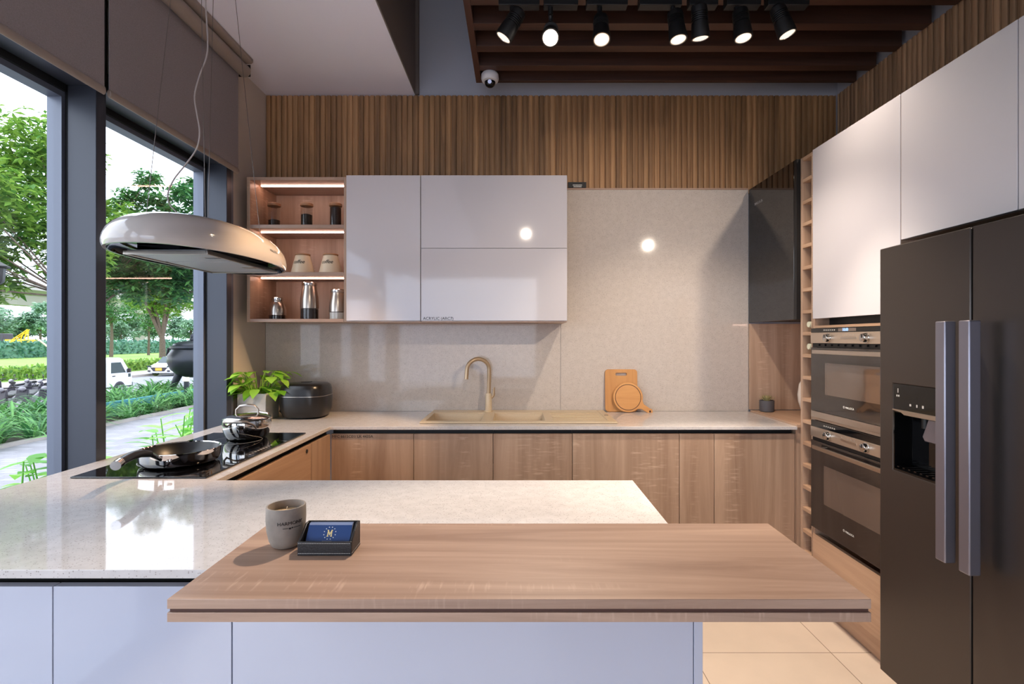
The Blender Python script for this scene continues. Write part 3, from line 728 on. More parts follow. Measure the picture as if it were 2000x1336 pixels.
TX, TY0, TY1 = 1.50, 2.003, 2.600                # face and span of the oven column
t = thing('tall_oven_cabinet', 'tall cupboard with a white upper door holding the two built-in ovens', 'tall cabinet')
obj('side_panel', B(TX + .002, 2.03, TY1 - .017, TY1 - .0005, .1, 2.322), 'oak', t)
obj('side_panel', B(TX + .002, 2.03, TY0 + .0005, TY0 + .017, .1, 2.322), 'oak', t)
obj('back_panel', B(2.015, 2.03, TY0 + .017, TY1 - .017, .1, 2.322), 'oak', t)
obj('top_box', B(TX + .021, 2.014, TY0 + .018, TY1 - .018, 1.475, 2.322), 'white_edge', t)
obj('recess', B(TX + .075, TX + .09, TY0 + .018, TY1 - .018, 1.436, 1.474), 'recess', t, label='dark gap above the upper oven')
obj('shelf', B(TX + .002, 2.014, TY0 + .017, TY1 - .017, 1.4245, 1.4365), 'oak_deep', t, label='oak strip above the upper oven')
obj('shelf', B(TX + .002, 2.014, TY0 + .017, TY1 - .017, .9645, .9775), 'oak_deep', t, label='oak strip between the ovens')
obj('door', B(TX, TX + .020, TY0 + .0015, TY1 - .0015, 1.4715, 2.3285), 'white_satin', t, .001, label='white upper door')
obj('drawer', B(TX, TX + .020, TY0 + .0015, TY1 - .0015, .118, .388), 'oak_deep', t, .001, label='oak drawer below the ovens')
obj('plinth', B(TX + .045, TX + .06, TY0, TY1, .001, .1), 'oak_deep', t)
rebase(t, (1.75, 2.3, 0))

def knob(parent, y, z, r=.019):
    q = Euler((0, -PI / 2, 0)).to_matrix()
    k = obj('knob', MB().lathe([(0, 0), (r + .003, 0), (r + .003, .003), (r, .004), (r * .95, .018), (r * .8, .020), (0, .020)], TX - .0125, y, z, n=28, rot=q), 'chrome', parent)
    obj('pointer', B(TX - .0345, TX - .0324, y - .002, y + .002, z, z + r * .8), 'black', k, label='dark pointer line')
def oven(label, ztop, zpan, zpanb, zdoor, zbot, hand, win, logo_z, upper):
    t = thing('built_in_oven', label, 'oven', 'built-in ovens in the tall cupboard')
    a, b_ = TY0 + .004, TY1 - .004
    obj('body', B(TX + .012, 1.98, TY0 + .019, TY1 - .019, zbot + .012, ztop - .002), 'black', t)
    obj('display_strip', B(TX - .010, TX + .011, a, b_, zpan + .0005, ztop - .001), 'blackgloss', t, .001)
    obj('control_panel', B(TX - .012, TX + .011, a, b_, zpanb, zpan), 'steel_warm', t, .001, label='warm steel control panel')
    dr = obj('door', B(TX - .010, TX + .011, a, b_, zbot, zdoor), 'ovenglass', t, .0015, label='dark glass oven door')
    obj('window', B(TX - .0108, TX - .0099, *win), 'ovenwin', dr, .0003, label='paler viewing window')
    hb = MB().box(TX - .040, TX - .028, a, b_ - .058, hand[0], hand[1])
    for yy in (a + .05, b_ - .12): hb.box(TX - .029, TX - .009, yy, yy + .014, hand[0] + .003, hand[1] - .003)
    obj('handle', hb, 'steel', dr, .0015)
    text('lettering', 'MALLOCA', .0125, (TX - .0110, 2.322, logo_z), LEFTW, dr, 'inkwhite', 0)
    em = MB(); 
    for k in range(8):
        q = k * PI / 4; em.box(TX - .0112, TX - .0104, 2.334 + .0042 * math.cos(q) - .0012, 2.334 + .0042 * math.cos(q) + .0012, logo_z + .0045 + .0042 * math.sin(q) - .0012, logo_z + .0045 + .0042 * math.sin(q) + .0012)
    obj('emblem', em, 'inkwhite', dr)
    knob(t, 2.447, (zpan + zpanb) / 2); knob(t, 2.182, (zpan + zpanb) / 2)
    zc = (zpan + zpanb) / 2
    sl = MB().box(TX - .0132, TX - .0119, 2.245, 2.355, zc - .005, zc + .005); obj('control_slot', sl, 'steel', t, .0004)
    mk = MB()
    for k in range(6): mk.box(TX - .0108, TX - .0099, 2.48 - k * .016, 2.488 - k * .016, (ztop + zpan) / 2 - .003, (ztop + zpan) / 2 + .003)
    for k in range(5): mk.box(TX - .0128, TX - .0119, 2.345 - k * .022, 2.348 - k * .022, zc + .011, zc + .015)
    obj('printed_symbols', mk, 'inkgrey', t)
    if upper:
        ds = obj('display', B(TX - .0108, TX - .0099, 2.25, 2.375, zpan + .004, ztop - .005), 'ovenwin', t, .0002, label='small display window')
        text('clock_digits', '10:00', .019, (TX - .0111, 2.345, zpan + .0055), LEFTW, ds, 'display', .0003)
        vt = MB()
        for k in range(11): vt.box(TX - .0085, TX + .002, TY0 + .03 + k * .05, TY0 + .062 + k * .05, zpanb - .013, zpanb - .005)
        obj('vent_slots', vt, 'recess', t); obj('lower_strip', B(TX - .010, TX + .011, a, b_, .979, zbot - .001), 'steel', t, .001, label='steel strip under the door')
    obj('frame_gap', B(TX, TX + .011, a, b_, zdoor + .0005, zpanb - .0005), 'black', t, label='black gap above the door')
    return rebase(t, (1.75, 2.3, zbot))
oven('compact built-in oven with a lit blue clock, upper of the two', 1.424, 1.401, 1.349, 1.327, 1.011, (1.297, 1.317), (2.10, 2.477, 1.100, 1.254), 1.054, True)
oven('full-height dark glass oven, lower one above the oak drawer', .9635, .931, .881, .862, .424, (.828, .847), (2.09, 2.487, .566, .755), .492, False)

def over_unit(y0, y1, label):
    t = thing('top_cabinet', label, 'wall cabinet', 'white cupboards above the refrigerator')
    obj('body', B(TX + .021, 2.03, y0 + .001, y1 - .001, 1.765, 2.322), 'white_edge', t)
    obj('door', B(TX, TX + .020, y0 + .0015, y1 - .0015, 1.757, 2.3285), 'white_satin', t, .001)
    obj('base_board', B(TX + .021, 2.03, y0 + .001, y1 - .001, 1.757, 1.7645), 'oak_deep', t)
    return rebase(t, (1.75, (y0 + y1) / 2, 1.757))
over_unit(1.534, 2.002, 'large white cupboard door above the left half of the refrigerator')
over_unit(1.068, 1.533, 'white cupboard door cut off by the right photo edge, above the refrigerator')

# ================================================================== refrigerator
t = thing('refrigerator', 'tall dark graphite side-by-side refrigerator with water dispenser', 'refrigerator')
FX, FY0, FYG, FY1, FZ0, FZ1 = 1.416, 1.105, 1.596, 1.999, .082, 1.720
def yz(mb): mb.v = [(p[2], p[0], p[1]) for p in mb.v]; return mb
obj('body', B(FX + .080, 2.02, FY0 + .004, FY1 - .012, .03, 1.705), 'graphite', t, .004)
cy0, cy1, cz0, cz1 = 1.668, 1.929, .879, 1.203
us = [FYG + .0035, cy0, cy1, FY1]; vs = [FZ0, cz0, cz1, FZ1]
ld = obj('freezer_door', yz(MB().slab(us, vs, lambda i, j: not (i == 1 and j == 1), FX, FX + .070)), 'graphite', t, .004, 3, label='left door with the dispenser')
rd = obj('fridge_door', B(FX, FX + .070, FY0, FYG - .0035, FZ0, FZ1), 'graphite', t, .004, 3, label='right door of the refrigerator')
obj('door_seal', B(FX + .030, FX + .078, FYG - .003, FYG + .003, FZ0 + .01, FZ1 - .004), 'gasket', t)
obj('plinth_grille', B(FX + .09, FX + .1, FY0 + .01, FY1 - .02, .008, .078), 'black', t)
for yy in (FY1 - .05, FY0 + .05): obj('foot', MB().cyl((FX + .12, yy, 0), (FX + .12, yy, .03), .018, n=16), 'black', t)
def fhandle(y0, y1, par):
    h_ = obj('handle', B(FX - .070, FX - .034, y0, y1, .663, 1.426), 'handle', par, .004, 3, label='long satin metal bar handle')
    obj('handle_mount', MB().box(FX - .034, FX - .0005, y0 + .006, y1 - .006, .665, .713).box(FX - .034, FX - .0005, y0 + .006, y1 - .006, 1.376, 1.424), 'black', h_, .002, label='black handle mounts')
fhandle(1.611, 1.650, ld); fhandle(1.524, 1.563, rd)
dp = obj('dispenser', yz(MB().slab([cy0 + .0005, cy1 - .0005], [1.103, cz1 - .0005], lambda i, j: True, FX + .0015, FX + .03)), 'blackgloss', ld, .001, label='glossy black dispenser control panel')
cv = MB()
a, b_, c_, d_ = cy0 + .0005, cy1 - .0005, cz0 + .0005, 1.1025
e = .012
v = [(FX + .001, a, c_), (FX + .001, b_, c_), (FX + .001, b_, d_), (FX + .001, a, d_), (FX + .066, a + e, c_ + e), (FX + .066, b_ - e, c_ + e), (FX + .066, b_ - e, d_ - e), (FX + .066, a + e, d_ - e)]
v += [(FX + .001, a + .006, c_ + .006), (FX + .001, b_ - .006, c_ + .006), (FX + .001, b_ - .006, d_ - .006), (FX + .001, a + .006, d_ - .006)]
cv.add(v, [(4, 7, 6, 5), (8, 4, 5, 9), (9, 5, 6, 10), (10, 6, 7, 11), (11, 7, 4, 8), (0, 8, 9, 1), (1, 9, 10, 2), (2, 10, 11, 3), (3, 11, 8, 0)])
obj('dispenser_recess', cv, 'blackgloss', ld, label='black dispenser recess')
tr_ = [(cy1 - .002, 1.104), (cy1 - .045, 1.100), (cy1 - .06, 1.092), (cy0 + .06, 1.092), (cy0 + .045, 1.100), (cy0 + .002, 1.104), (cy0 + .002, 1.108), (cy1 - .002, 1.108)]
obj('dispenser_trim', MB().prism(tr_, 'x', FX - .004, FX + .010), 'steel', ld, label='pale curved trim under the panel')
obj('dispenser_paddle', MB().prism([(1.718, 1.088), (1.786, 1.088), (1.812, 1.024), (1.802, 1.009), (1.701, 1.009), (1.691, 1.024)], 'x', FX + .018, FX + .026), 'handle', ld, .002, label='grey dispenser paddle')
obj('dispenser_spout', MB().cyl((FX + .04, 1.825, 1.10), (FX + .04, 1.825, 1.05), .012, n=14), 'black', ld)
tray = MB()
for k in range(9): tray.box(FX + .006, FX + .058, cy0 + .022 + k * .027, cy0 + .032 + k * .027, cz0 + .013, cz0 + .017)
obj('drip_tray', tray, 'blackgloss', ld)
ic = MB()
for (yy, zz, hw, hh) in ((1.905, 1.178, .0018, .008), (1.910, 1.159, .003, .0035), (1.901, 1.159, .003, .0035), (1.845, 1.131, .004, .004), (1.815, 1.131, .003, .005), (1.788, 1.131, .004, .005), (1.730, 1.164, .003, .004)):
    ic.box(FX + .0008, FX + .0016, yy - hw, yy + hw, zz - hh, zz + hh)
obj('printed_symbols', ic, 'inkgrey', ld)
rebase(t, (1.75, 1.6, 0))

# ================================================================== hood over the hob
t = thing('island_hood', 'glossy white pebble-shaped cooker hood hanging on thin cables over the hob', 'cooker hood')
hx, hy, hz, HA, HB_ = -1.268, 2.10, 1.682, .246, .440
def sup(prof, m, n=72): return MB().lathe([(r, z) for r, z in prof], hx, hy, hz, n=n, sx=HA, sy=HB_, pw=2.15)
shell = obj('shell', sup([(.955, .004), (.985, .004), (.998, .016), (1.0, .03), (.992, .046), (.965, .070), (.91, .093), (.82, .116), (.68, .136), (.5, .150), (.3, .157), (0, .160)], 0), 'hood', t)
obj('inner_rim', sup([(0, .034), (.84, .034), (.90, .028), (.94, .016), (.955, .004)][::-1], 0), 'hoodin', t, label='dark mirrored inner rim')
fx0, fx1, fy0, fy1, fys = -1.425, -1.118, 1.850, 2.39, 2.06
fr = MB().box(fx0, fx0 + .008, fy0, fy1, hz - .006, hz + .008).box(fx1 - .008, fx1, fy0, fy1, hz - .006, hz + .008)
fr.box(fx0 + .008, fx1 - .008, fy0, fy0 + .008, hz - .006, hz + .008).box(fx0 + .008, fx1 - .008, fy1 - .008, fy1, hz - .006, hz + .008)
obj('filter_frame', fr, 'steel', t, .001)
obj('filter_plenum', MB().box(fx0 + .03, fx1 - .03, fy0 + .03, fy1 - .03, hz + .0125, hz + .0335), 'hoodin', t)
for a, b_, nm in ((fy0 + .009, fys - .003, 'nearer grease filter'), (fys + .003, fy1 - .009, 'farther grease filter')):
    m = B(fx0 + .009, fx1 - .009, a, b_, hz + .002, hz + .012); yy = a + .006
    while yy < b_ - .008: m.box(fx0 + .014, fx1 - .014, yy, yy + .005, hz - .002, hz + .0019); yy += .0095
    obj('grease_filter', m, 'filter', t, label=nm)
    obj('filter_latch', B(fx1 - .07, fx1 - .02, (a + b_) / 2 - .012, (a + b_) / 2 + .012, hz - .004, hz - .0021), 'steel', t)
tp = [((-1.378, 1.90, 1.812), (-1.304, 1.97)), ((-1.157, 1.90, 1.812), (-1.219, 1.97)), ((-1.428, 2.36, 1.805), (-1.346, 2.27)), ((-1.18, 2.36, 1.805), (-1.255, 2.27))]
for a, b_ in tp:
    obj('suspension_cable', MB().tube([a, (*b_, ZT + .004)], .0012, 6), 'cablem', t)
    obj('cable_anchor', MB().lathe([(0, -.012), (.006, -.012), (.008, 0), (0, 0)], b_[0], b_[1], ZT + .005, n=14), 'steel', t)
cpx = [(402, -78), (401.5, 0), (405.6, 78), (403, 112), (389, 150), (380, 188), (385, 225), (390, 258), (384, 290), (362, 322), (340, 350), (328, 378), (332, 400), (346, 415)]
pts = [px(x, y, 2.10 + .0002 * i) for i, (x, y) in enumerate(cpx)]
sm = []
for i in range(len(pts) - 1):                   # Catmull-Rom through the traced points
    p0, p1, p2, p3 = pts[max(i - 1, 0)], pts[i], pts[i + 1], pts[min(i + 2, len(pts) - 1)]
    for q in range(5):
        u = q / 5; sm.append(.5 * ((2 * p1) + (p2 - p0) * u + (2 * p0 - 5 * p1 + 4 * p2 - p3) * u * u + (3 * p1 - p0 - 3 * p2 + p3) * u ** 3))
sm.append(Vector((pts[-1].x, pts[-1].y, 1.834))); sm[0].z = ZT + .004
obj('power_cord', MB().tube(sm, .0030, 8), 'cord', t, label='wavy grey power cord')
tm = text_mesh('MALLOCA', .0165, .0, .0, 'CENTER')             # printed on the curved shell: every point is laid on its surface
a_ = math.radians(9); sx_, sy_ = HA * math.cos(a_), HB_ * math.sin(a_)
n_ = Vector((math.cos(a_) / HA, math.sin(a_) / HB_, 0)).normalized(); t_ = Vector((-n_.y, n_.x, 0))
c_ = Vector((hx + sx_, hy + sy_, hz + .052)); v2 = []
for (a, b_, c) in tm.v:
    o_ = c_ + t_ * a + Vector((0, 0, b_)); ok_, hit, nn, _i = shell.ray_cast(o_ + n_ * .2, -n_); v2.append(tuple((hit if ok_ else o_) + n_ * .0007 + Vector((0, 0, .0003))))
tm.v = v2
obj('lettering', tm, 'ink', t)
rebase(t, (hx, hy, hz))

# ================================================================== things on the shelf
SZ = [SH[0] + .0004, SH[1] + .0004, uz0 + .0184]
def jar(x, fill, m, label, d=3.07):
    t = thing('glass_jar', label, 'jar', 'glass jars on the top shelf')
    X = (x - CX) / F * d; z = SZ[0]
    obj('jar_body', MB().lathe([(0, 0), (.030, 0), (.0335, .004), (.0335, .132), (.031, .135)], X, d, z, n=32), 'jarglass', t)
    obj('contents', MB().lathe([(0, .003), (.0315, .003), (.0315, fill), (.018, fill + .006), (0, fill + .008)], X, d, z, n=28), m, t)
    obj('jar_lid', MB().lathe([(0, .1355), (.034, .1355), (.0375, .1375), (.0375, .150), (.034, .154), (0, .154)], X, d, z, n=32), 'lid', t, label='round wooden lid')
    return rebase(t, (X, d, z))
jar(535.5, .052, 'coffee', 'glass jar with wooden lid about one third full of coffee beans')
jar(599, .084, 'tea', 'glass jar with wooden lid two thirds full of dark tea, middle of the top shelf')
jar(655.5, .126, 'coffee', 'glass jar with wooden lid filled almost to the top with dark coffee')
def canister(x, label, d=3.07):
    t = thing('coffee_canister', label, 'canister', 'cream coffee canisters on the middle shelf')
    X = (x - CX) / F * d; z = SZ[1]
    obj('body', MB().lathe([(0, 0), (.066, 0), (.069, .004), (.042, .112), (.039, .114), (0, .114)], X, d, z, n=40), 'ceramic', t)
    obj('lid', MB().lathe([(0, .1145), (.041, .1145), (.043, .117), (.043, .122), (.041, .124), (0, .124)], X, d, z, n=36), 'lid', t, label='thin wooden lid')
    mb = text_mesh('coffee', .030, .0003, .0003, 'CENTER'); sh = .35; v2 = []
    for (a, b_, c) in mb.v:
        a = a + b_ * .25; zz = .062 + b_; r = .069 - (zz - .004) * .025 + .0006 + c; r = .069 - .027 * (zz - .004) / .108 + .0006 + c
        th = -PI / 2 - .12 + a / r; v2.append((X + r * math.cos(th), d + r * math.sin(th), z + zz))
    mb.v = v2; obj('lettering', mb, 'ink', t)
    return rebase(t, (X, d, z))
canister(591.5, 'cream tapered coffee canister on the middle shelf, left of its twin')
canister(646, 'cream tapered coffee canister on the middle shelf, nearer the white cupboard')
def shaker(x, h, r0, r1, hb, m, label, d=3.07):
    t = thing('steel_canister', label, 'canister', 'steel canisters on the bottom shelf')
    X = (x - CX) / F * d; z = SZ[2]
    obj('glass_base', MB().lathe([(0, 0), (r0 - .004, 0), (r0, .004), (r0, hb), (0, hb)], X, d, z, n=36), 'jarglass', t)
    obj('contents', MB().lathe([(0, .003), (r0 - .003, .003), (r0 - .003, hb - .003), (0, hb - .003)], X, d, z, n=32), m, t)
    obj('steel_body', MB().lathe([(r0 - .002, hb + .0004), (r0 + .001, hb + .001), (r0 + .0005, hb + (h - hb) * .35), (r1 + (r0 - r1) * .35, hb + (h - hb) * .68), (r1, h - .028), (r1, h - .020), (0, h - .020)], X, d, z, n=36), 'steel', t)
    obj('lid', MB().lathe([(0, h - .0195), (r1 + .0015, h - .0195), (r1 + .003, h - .016), (r1 + .003, h - .003), (r1, h), (r1 - .006, h - .002), (0, h - .002)], X, d, z, n=36), 'chrome', t, label='shiny steel lid')
    return rebase(t, (X, d, z))
shaker(541.5, .132, .048, .030, .026, 'coffee', 'short steel canister with a thin dark base, left on the bottom shelf')
shaker(604.5, .222, .052, .040, .066, 'coffee', 'tallest steel canister with a dark see-through base on the bottom shelf')
shaker(659.5, .180, .048, .037, .045, 'sugar', 'steel canister with white contents showing in its base')

# ================================================================== worktop things
def leafblade(mb, p, dirv, up, L, Wd, droop=.3, seg=4, fold=.12):
    """a pointed leaf with a midrib fold, bending downwards along its length"""
    d = Vector(dirv).normalized(); side = d.cross(Vector(up)).normalized(); u = side.cross(d); P0 = Vector(p)
    rows = []
    for i in range(seg + 1):
        s_ = i / seg; wd = Wd * math.sin(PI * min(1, .08 + s_ * .92) ** .75) * .5
        c = P0 + d * (L * s_) + u * (L * (-droop * s_ * s_))
        rows.append((c - side * wd + u * wd * fold, c, c + side * wd + u * wd * fold))
    vs = [q for r in rows for q in r]; fs = []
    for i in range(seg):
        a = i * 3; fs += [(a, a + 1, a + 4, a + 3), (a + 1, a + 2, a + 5, a + 4)]
    mb.add(vs, fs, True)

t = thing('potted_pothos', 'bright green leafy plant in a square pale concrete planter by the window', 'potted plant')
qx0, qx1, qy0, qy1, qz = -1.578, -1.416, 2.885, 3.045, CT + .0006
ph = .152
m = MB().slab([qx0, qx0 + .014, qx1 - .014, qx1], [qy0, qy0 + .014, qy1 - .014, qy1], lambda i, j: not (i == 1 and j == 1), qz, qz + ph)
m.box(qx0 + .0145, qx1 - .0145, qy0 + .0145, qy1 - .0145, qz, qz + .02)
obj('planter', m, 'planter', t, .003)
obj('soil', B(qx0 + .0145, qx1 - .0145, qy0 + .0145, qy1 - .0145, qz + .021, qz + .125), 'soil', t)
st = MB(); lf = MB(); rp_ = random.Random(11)
for k in range(84):
    a = rp_.uniform(0, 2 * PI); rr = rp_.uniform(.01, .06)
    b0 = Vector(((qx0 + qx1) / 2 + rr * math.cos(a), (qy0 + qy1) / 2 + rr * math.sin(a), qz + .125))
    out = rp_.uniform(.02, .12); hh = rp_.uniform(.03, .155) if k % 4 else rp_.uniform(.0, .05)
    tip = b0 + Vector((math.cos(a) * out, math.sin(a) * out, hh))
    tip.x = max(tip.x, -1.59)
    mid = (b0 + tip) / 2 + Vector((0, 0, .03))
    st.tube([b0, mid, tip], .0018, 5)
    da = a + rp_.uniform(-.7, .7)
    leafblade(lf, tip, (math.cos(da), math.sin(da), rp_.uniform(-.35, .35)), (0, 0, 1), rp_.uniform(.06, .095), rp_.uniform(.044, .064), .35)
obj('stems', st, 'leaf_pothos', t); 
lf.v = [(max(p[0], -1.583) if p[1] < 2.85 else max(p[0], -1.606), p[1], p[2]) for p in lf.v]
obj('leaves', lf, 'leaf_pothos', t)
rebase(t, ((qx0 + qx1) / 2, (qy0 + qy1) / 2, qz))

t = thing('rice_cooker', 'black rounded rice cooker in the left corner of the worktop', 'rice cooker')
cx, cy, cz = -1.250, 3.04, CT + .0006
def rl(pr): return MB().lathe(pr, cx, cy, cz, n=56, pw=3.2)
obj('body', rl([(0, .004), (.100, .004), (.116, .010), (.130, .05), (.1345, .095), (.1345, .128), (0, .128)]), 'rc', t)
obj('seam_ring', rl([(.130, .1283), (.1352, .1283), (.1352, .1318), (.130, .1318)]), 'steel', t, label='thin pale seam ring')
obj('lid', rl([(.128, .132), (.134, .132), (.131, .168), (.124, .190), (.110, .200), (.06, .205), (0, .206)]), 'rc', t)
obj('lid_button', rl([(0, .2065), (.03, .2065), (.028, .209), (0, .2095)]), 'blackgloss', t)
ft = MB()
for a in (45, 135, 225, 315): ft.cyl((cx + .08 * math.cos(math.radians(a)), cy + .08 * math.sin(math.radians(a)), cz), (cx + .08 * math.cos(math.radians(a)), cy + .08 * math.sin(math.radians(a)), cz + .006), .012, n=12)
obj('feet', ft, 'black', t)
obj('cord_loop', MB().tube([(cx - .128, cy, cz + .055), (cx - .148, cy - .01, cz + .05), (cx - .152, cy - .015, cz + .035), (cx - .140, cy - .01, cz + .02), (cx - .112, cy, cz + .018)], .0045, 8), 'black', t, label='black cord loop')
rebase(t, (cx, cy, cz))

HZ = CT + .0063
t = thing('cooking_pot', 'steel cooking pot with lid and loop handles on the far hob zone', 'pot')
cx, cy = -1.240, 2.352
obj('body', MB().lathe([(0, 0), (.070, 0), (.080, .004), (.092, .022), (.100, .048), (.1015, .07), (.099, .089), (.101, .092), (.097, .092), (0, .090)], cx, cy, HZ, n=56), 'chrome', t)
obj('lid', MB().lathe([(.0985, .0925), (.101, .0935), (.099, .096), (.08, .104), (.05, .111), (.0, .114)], cx, cy, HZ, n=56), 'chrome', t)
obj('lid_handle', MB().tube([(cx - .046, cy - .01, HZ + .108), (cx - .045, cy - .01, HZ + .132), (cx - .030, cy - .005, HZ + .1475), (cx, cy, HZ + .150), (cx + .030, cy + .005, HZ + .148), (cx + .045, cy + .01, HZ + .132), (cx + .046, cy + .01, HZ + .108)], [.004, .004, .006, .008, .006, .004, .004], 10), 'steel', t)
for sg, nm in ((-1, 'loop handle facing the camera'), (1, 'loop handle behind the lid')):
    pp = [(-.060, .078, .060), (-.064, .108, .078), (-.050, .135, .094), (0, .146, .098), (.050, .135, .094), (.064, .108, .078), (.060, .078, .060)]
    obj('side_handle', MB().tube([(cx + a + .02 * sg * -1, cy + sg * b_, HZ + c) for a, b_, c in pp], [.004, .0045, .006, .008, .006, .0045, .004], 10), 'steel', t, label=nm)
rebase(t, (cx, cy, HZ))

t = thing('frying_pan', 'shiny steel frying pan with black inside on the near hob zone', 'pan')
cx, cy = -1.245, 1.893
obj('pan_body', MB().lathe([(0, 0), (.100, 0), (.116, .003), (.1265, .010), (.1305, .022), (.1312, .044), (.1330, .0535), (.1305, .0545), (.1265, .051)], cx, cy, HZ, n=64), 'pansteel', t)
obj('inner_coating', MB().lathe([(.1265, .0512), (.118, .027), (.100, .008), (0, .006)], cx, cy, HZ, n=64).xf(Matrix.Identity(4)), 'nonstick', t, label='black nonstick inside')
hp = [(-1.228, 1.776, HZ + .034), (-1.229, 1.750, HZ + .050), (-1.229, 1.715, HZ + .070), (-1.226, 1.670, HZ + .082), (-1.216, 1.62, HZ + .087), (-1.200, 1.57, HZ + .088)]
obj('handle_bracket', MB().tube([(-1.203, 1.7715, HZ + .034), *hp[:3]], [.007, .007, .0075, .009], 10), 'chrome', t, label='polished handle bracket')
obj('handle', MB().tube(hp[2:] + [(-1.190, 1.535, HZ + .086)], [.010, .0125, .0135, .0130, .0125], 14), 'nonstick', t, label='black curved handle')
obj('handle_end', MB().tube([(-1.190, 1.5345, HZ + .086), (-1.183, 1.508, HZ + .082)], [.0135, .0145], 16), 'chrome', t, label='polished steel handle end')
rv = MB()
for dx in (-.018, .018): rv.ball((cx + .03 + dx, cy - .1255, HZ + .034), .005, n=10)
obj('rivets', rv, 'chrome', t)
rebase(t, (cx, cy, HZ))

def rrect(x0, x1, z0, z1, r, n=6):
    p = []
    for cx_, cz_, a0 in ((x1 - r, z1 - r, 0), (x0 + r, z1 - r, 90), (x0 + r, z0 + r, 180), (x1 - r, z0 + r, 270)):
        for k in range(n + 1): a = math.radians(a0 + 90 * k / n); p.append((cx_ + r * math.cos(a), cz_ + r * math.sin(a)))
    return p
def plate_with_hole(outer, inner, axis_y0, axis_y1):
    """flat board in the xz plane with one hole; outer and inner are loops with the same number of points"""
    n = len(outer); v = [(x, axis_y0, z) for x, z in outer] + [(x, axis_y0, z) for x, z in inner] + [(x, axis_y1, z) for x, z in outer] + [(x, axis_y1, z) for x, z in inner]; f = []
    for i in range(n):
        j = (i + 1) % n
        f += [(i, j, n + j, n + i), (2 * n + j, 2 * n + i, 3 * n + i, 3 * n + j), (j, i, 2 * n + i, 2 * n + j), (n + i, n + j, 3 * n + j, 3 * n + i)]
    return MB().add(v, f)
t = thing('cutting_board', 'rectangular bamboo cutting board with a slot handle leaning on the stone panel', 'cutting board')
w_, h_ = .205, .268
bd = plate_with_hole(rrect(-w_ / 2, w_ / 2, 0, h_, .022), rrect(-.036, .036, h_ - .040, h_ - .022, .0085), 0, .016)
obj('board', bd, 'bamboo', t, .002)
t.rotation_euler = (-math.radians(3.6), 0, 0); t.location = (.661, 3.2385, CT + .0012)
t = thing('cutting_board', 'round wooden serving board with ring groove propped against the bamboo board', 'cutting board')
R = .0935; ang = math.radians(-33); oc = (0, R)
ol = []
for k in range(0, 45):
    a = math.radians(-33 + 20) + (2 * PI - math.radians(40)) * k / 44; ol.append((oc[0] + R * math.cos(a), oc[1] + R * math.sin(a)))
hd = [(R + .012, -.017), (R + .055, -.015), (R + .072, -.019), (R + .084, -.008), (R + .084, .010), (R + .070, .019), (R + .055, .015), (R + .012, .017)]
ca, sa = math.cos(ang), math.sin(ang)
ol += [(oc[0] + u * ca - v * sa, oc[1] + u * sa + v * ca) for u, v in hd]
obj('board', MB().prism(ol, 'y', 0, .014), 'bamboo2', t, .002)
rg = MB().lathe([(.078, 0), (.0815, 0), (.0815, .0008), (.078, .0008), (.078, 0)], n=56).xf(Euler((PI / 2, 0, 0)).to_matrix().to_4x4()).xf(Matrix.Translation((0, -.0002, R)))
obj('ring_groove', rg, 'burnt', t, label='dark burnt ring groove')
hl = MB().cyl((oc[0] + (R + .068) * ca, -.0006, oc[1] + (R + .068) * sa), (oc[0] + (R + .068) * ca, .0002, oc[1] + (R + .068) * sa), .0065, n=16)
obj('hanging_hole', hl, 'burnt', t, label='dark hanging hole')
t.rotation_euler = (-math.radians(7), 0, 0); t.location = (.697, 3.205, CT + .0025)

t = thing('candle', 'grey stone cup candle with dark lettering standing on the oak bar', 'candle')
cx, cy, cz = -.4745, 1.052, BZ + .0004
cupp = [(0, 0), (.022, 0), (.027, .003), (.0325, .014), (.0368, .034), (.0385, .058), (.0380, .081), (.0373, .083), (.0345, .083), (.0338, .079), (.0335, .064), (0, .064)]
obj('cup', MB().lathe(cupp, cx, cy, cz, n=56), 'concrete', t)
obj('wax', MB().lathe([(0, .0645), (.033, .0645), (.0333, .067), (.031, .0665), (0, .0665)], cx, cy, cz, n=40), 'wax', t)
obj('wick', MB().tube([(cx, cy, cz + .066), (cx + .001, cy, cz + .074), (cx + .0025, cy, cz + .079)], .0011, 6), 'ceramic', t)
def wrap(mb, R_, th0, z):
    v2 = []
    for a, b_, c in mb.v:
        th = -PI / 2 + th0 + a / R_; r = R_ + .0004 + c; v2.append((cx + r * math.cos(th), cy + r * math.sin(th), z + b_))
    mb.v = v2; return mb
obj('lettering', wrap(text_mesh('HARMONY', .0092, .0003, 0, 'CENTER').xf(Matrix.Diagonal((1.08, 1, 1, 1))), .0385, math.radians(36), cz + .053), 'ink', t, label='dark printed lettering')
fl = MB()
for k, (a, b_, l_, h2) in enumerate(((-.014, 0, .010, .0005), (-.003, -.0005, .004, .0016), (.002, .0003, .003, .0012), (.006, 0, .014, .0005))): fl.box(a, a + l_, b_ - h2, b_ + h2, 0, .0003)
obj('flourish', wrap(fl, .0382, math.radians(36), cz + .0465), 'ink', t, label='small printed flourish')
rebase(t, (cx, cy, cz))

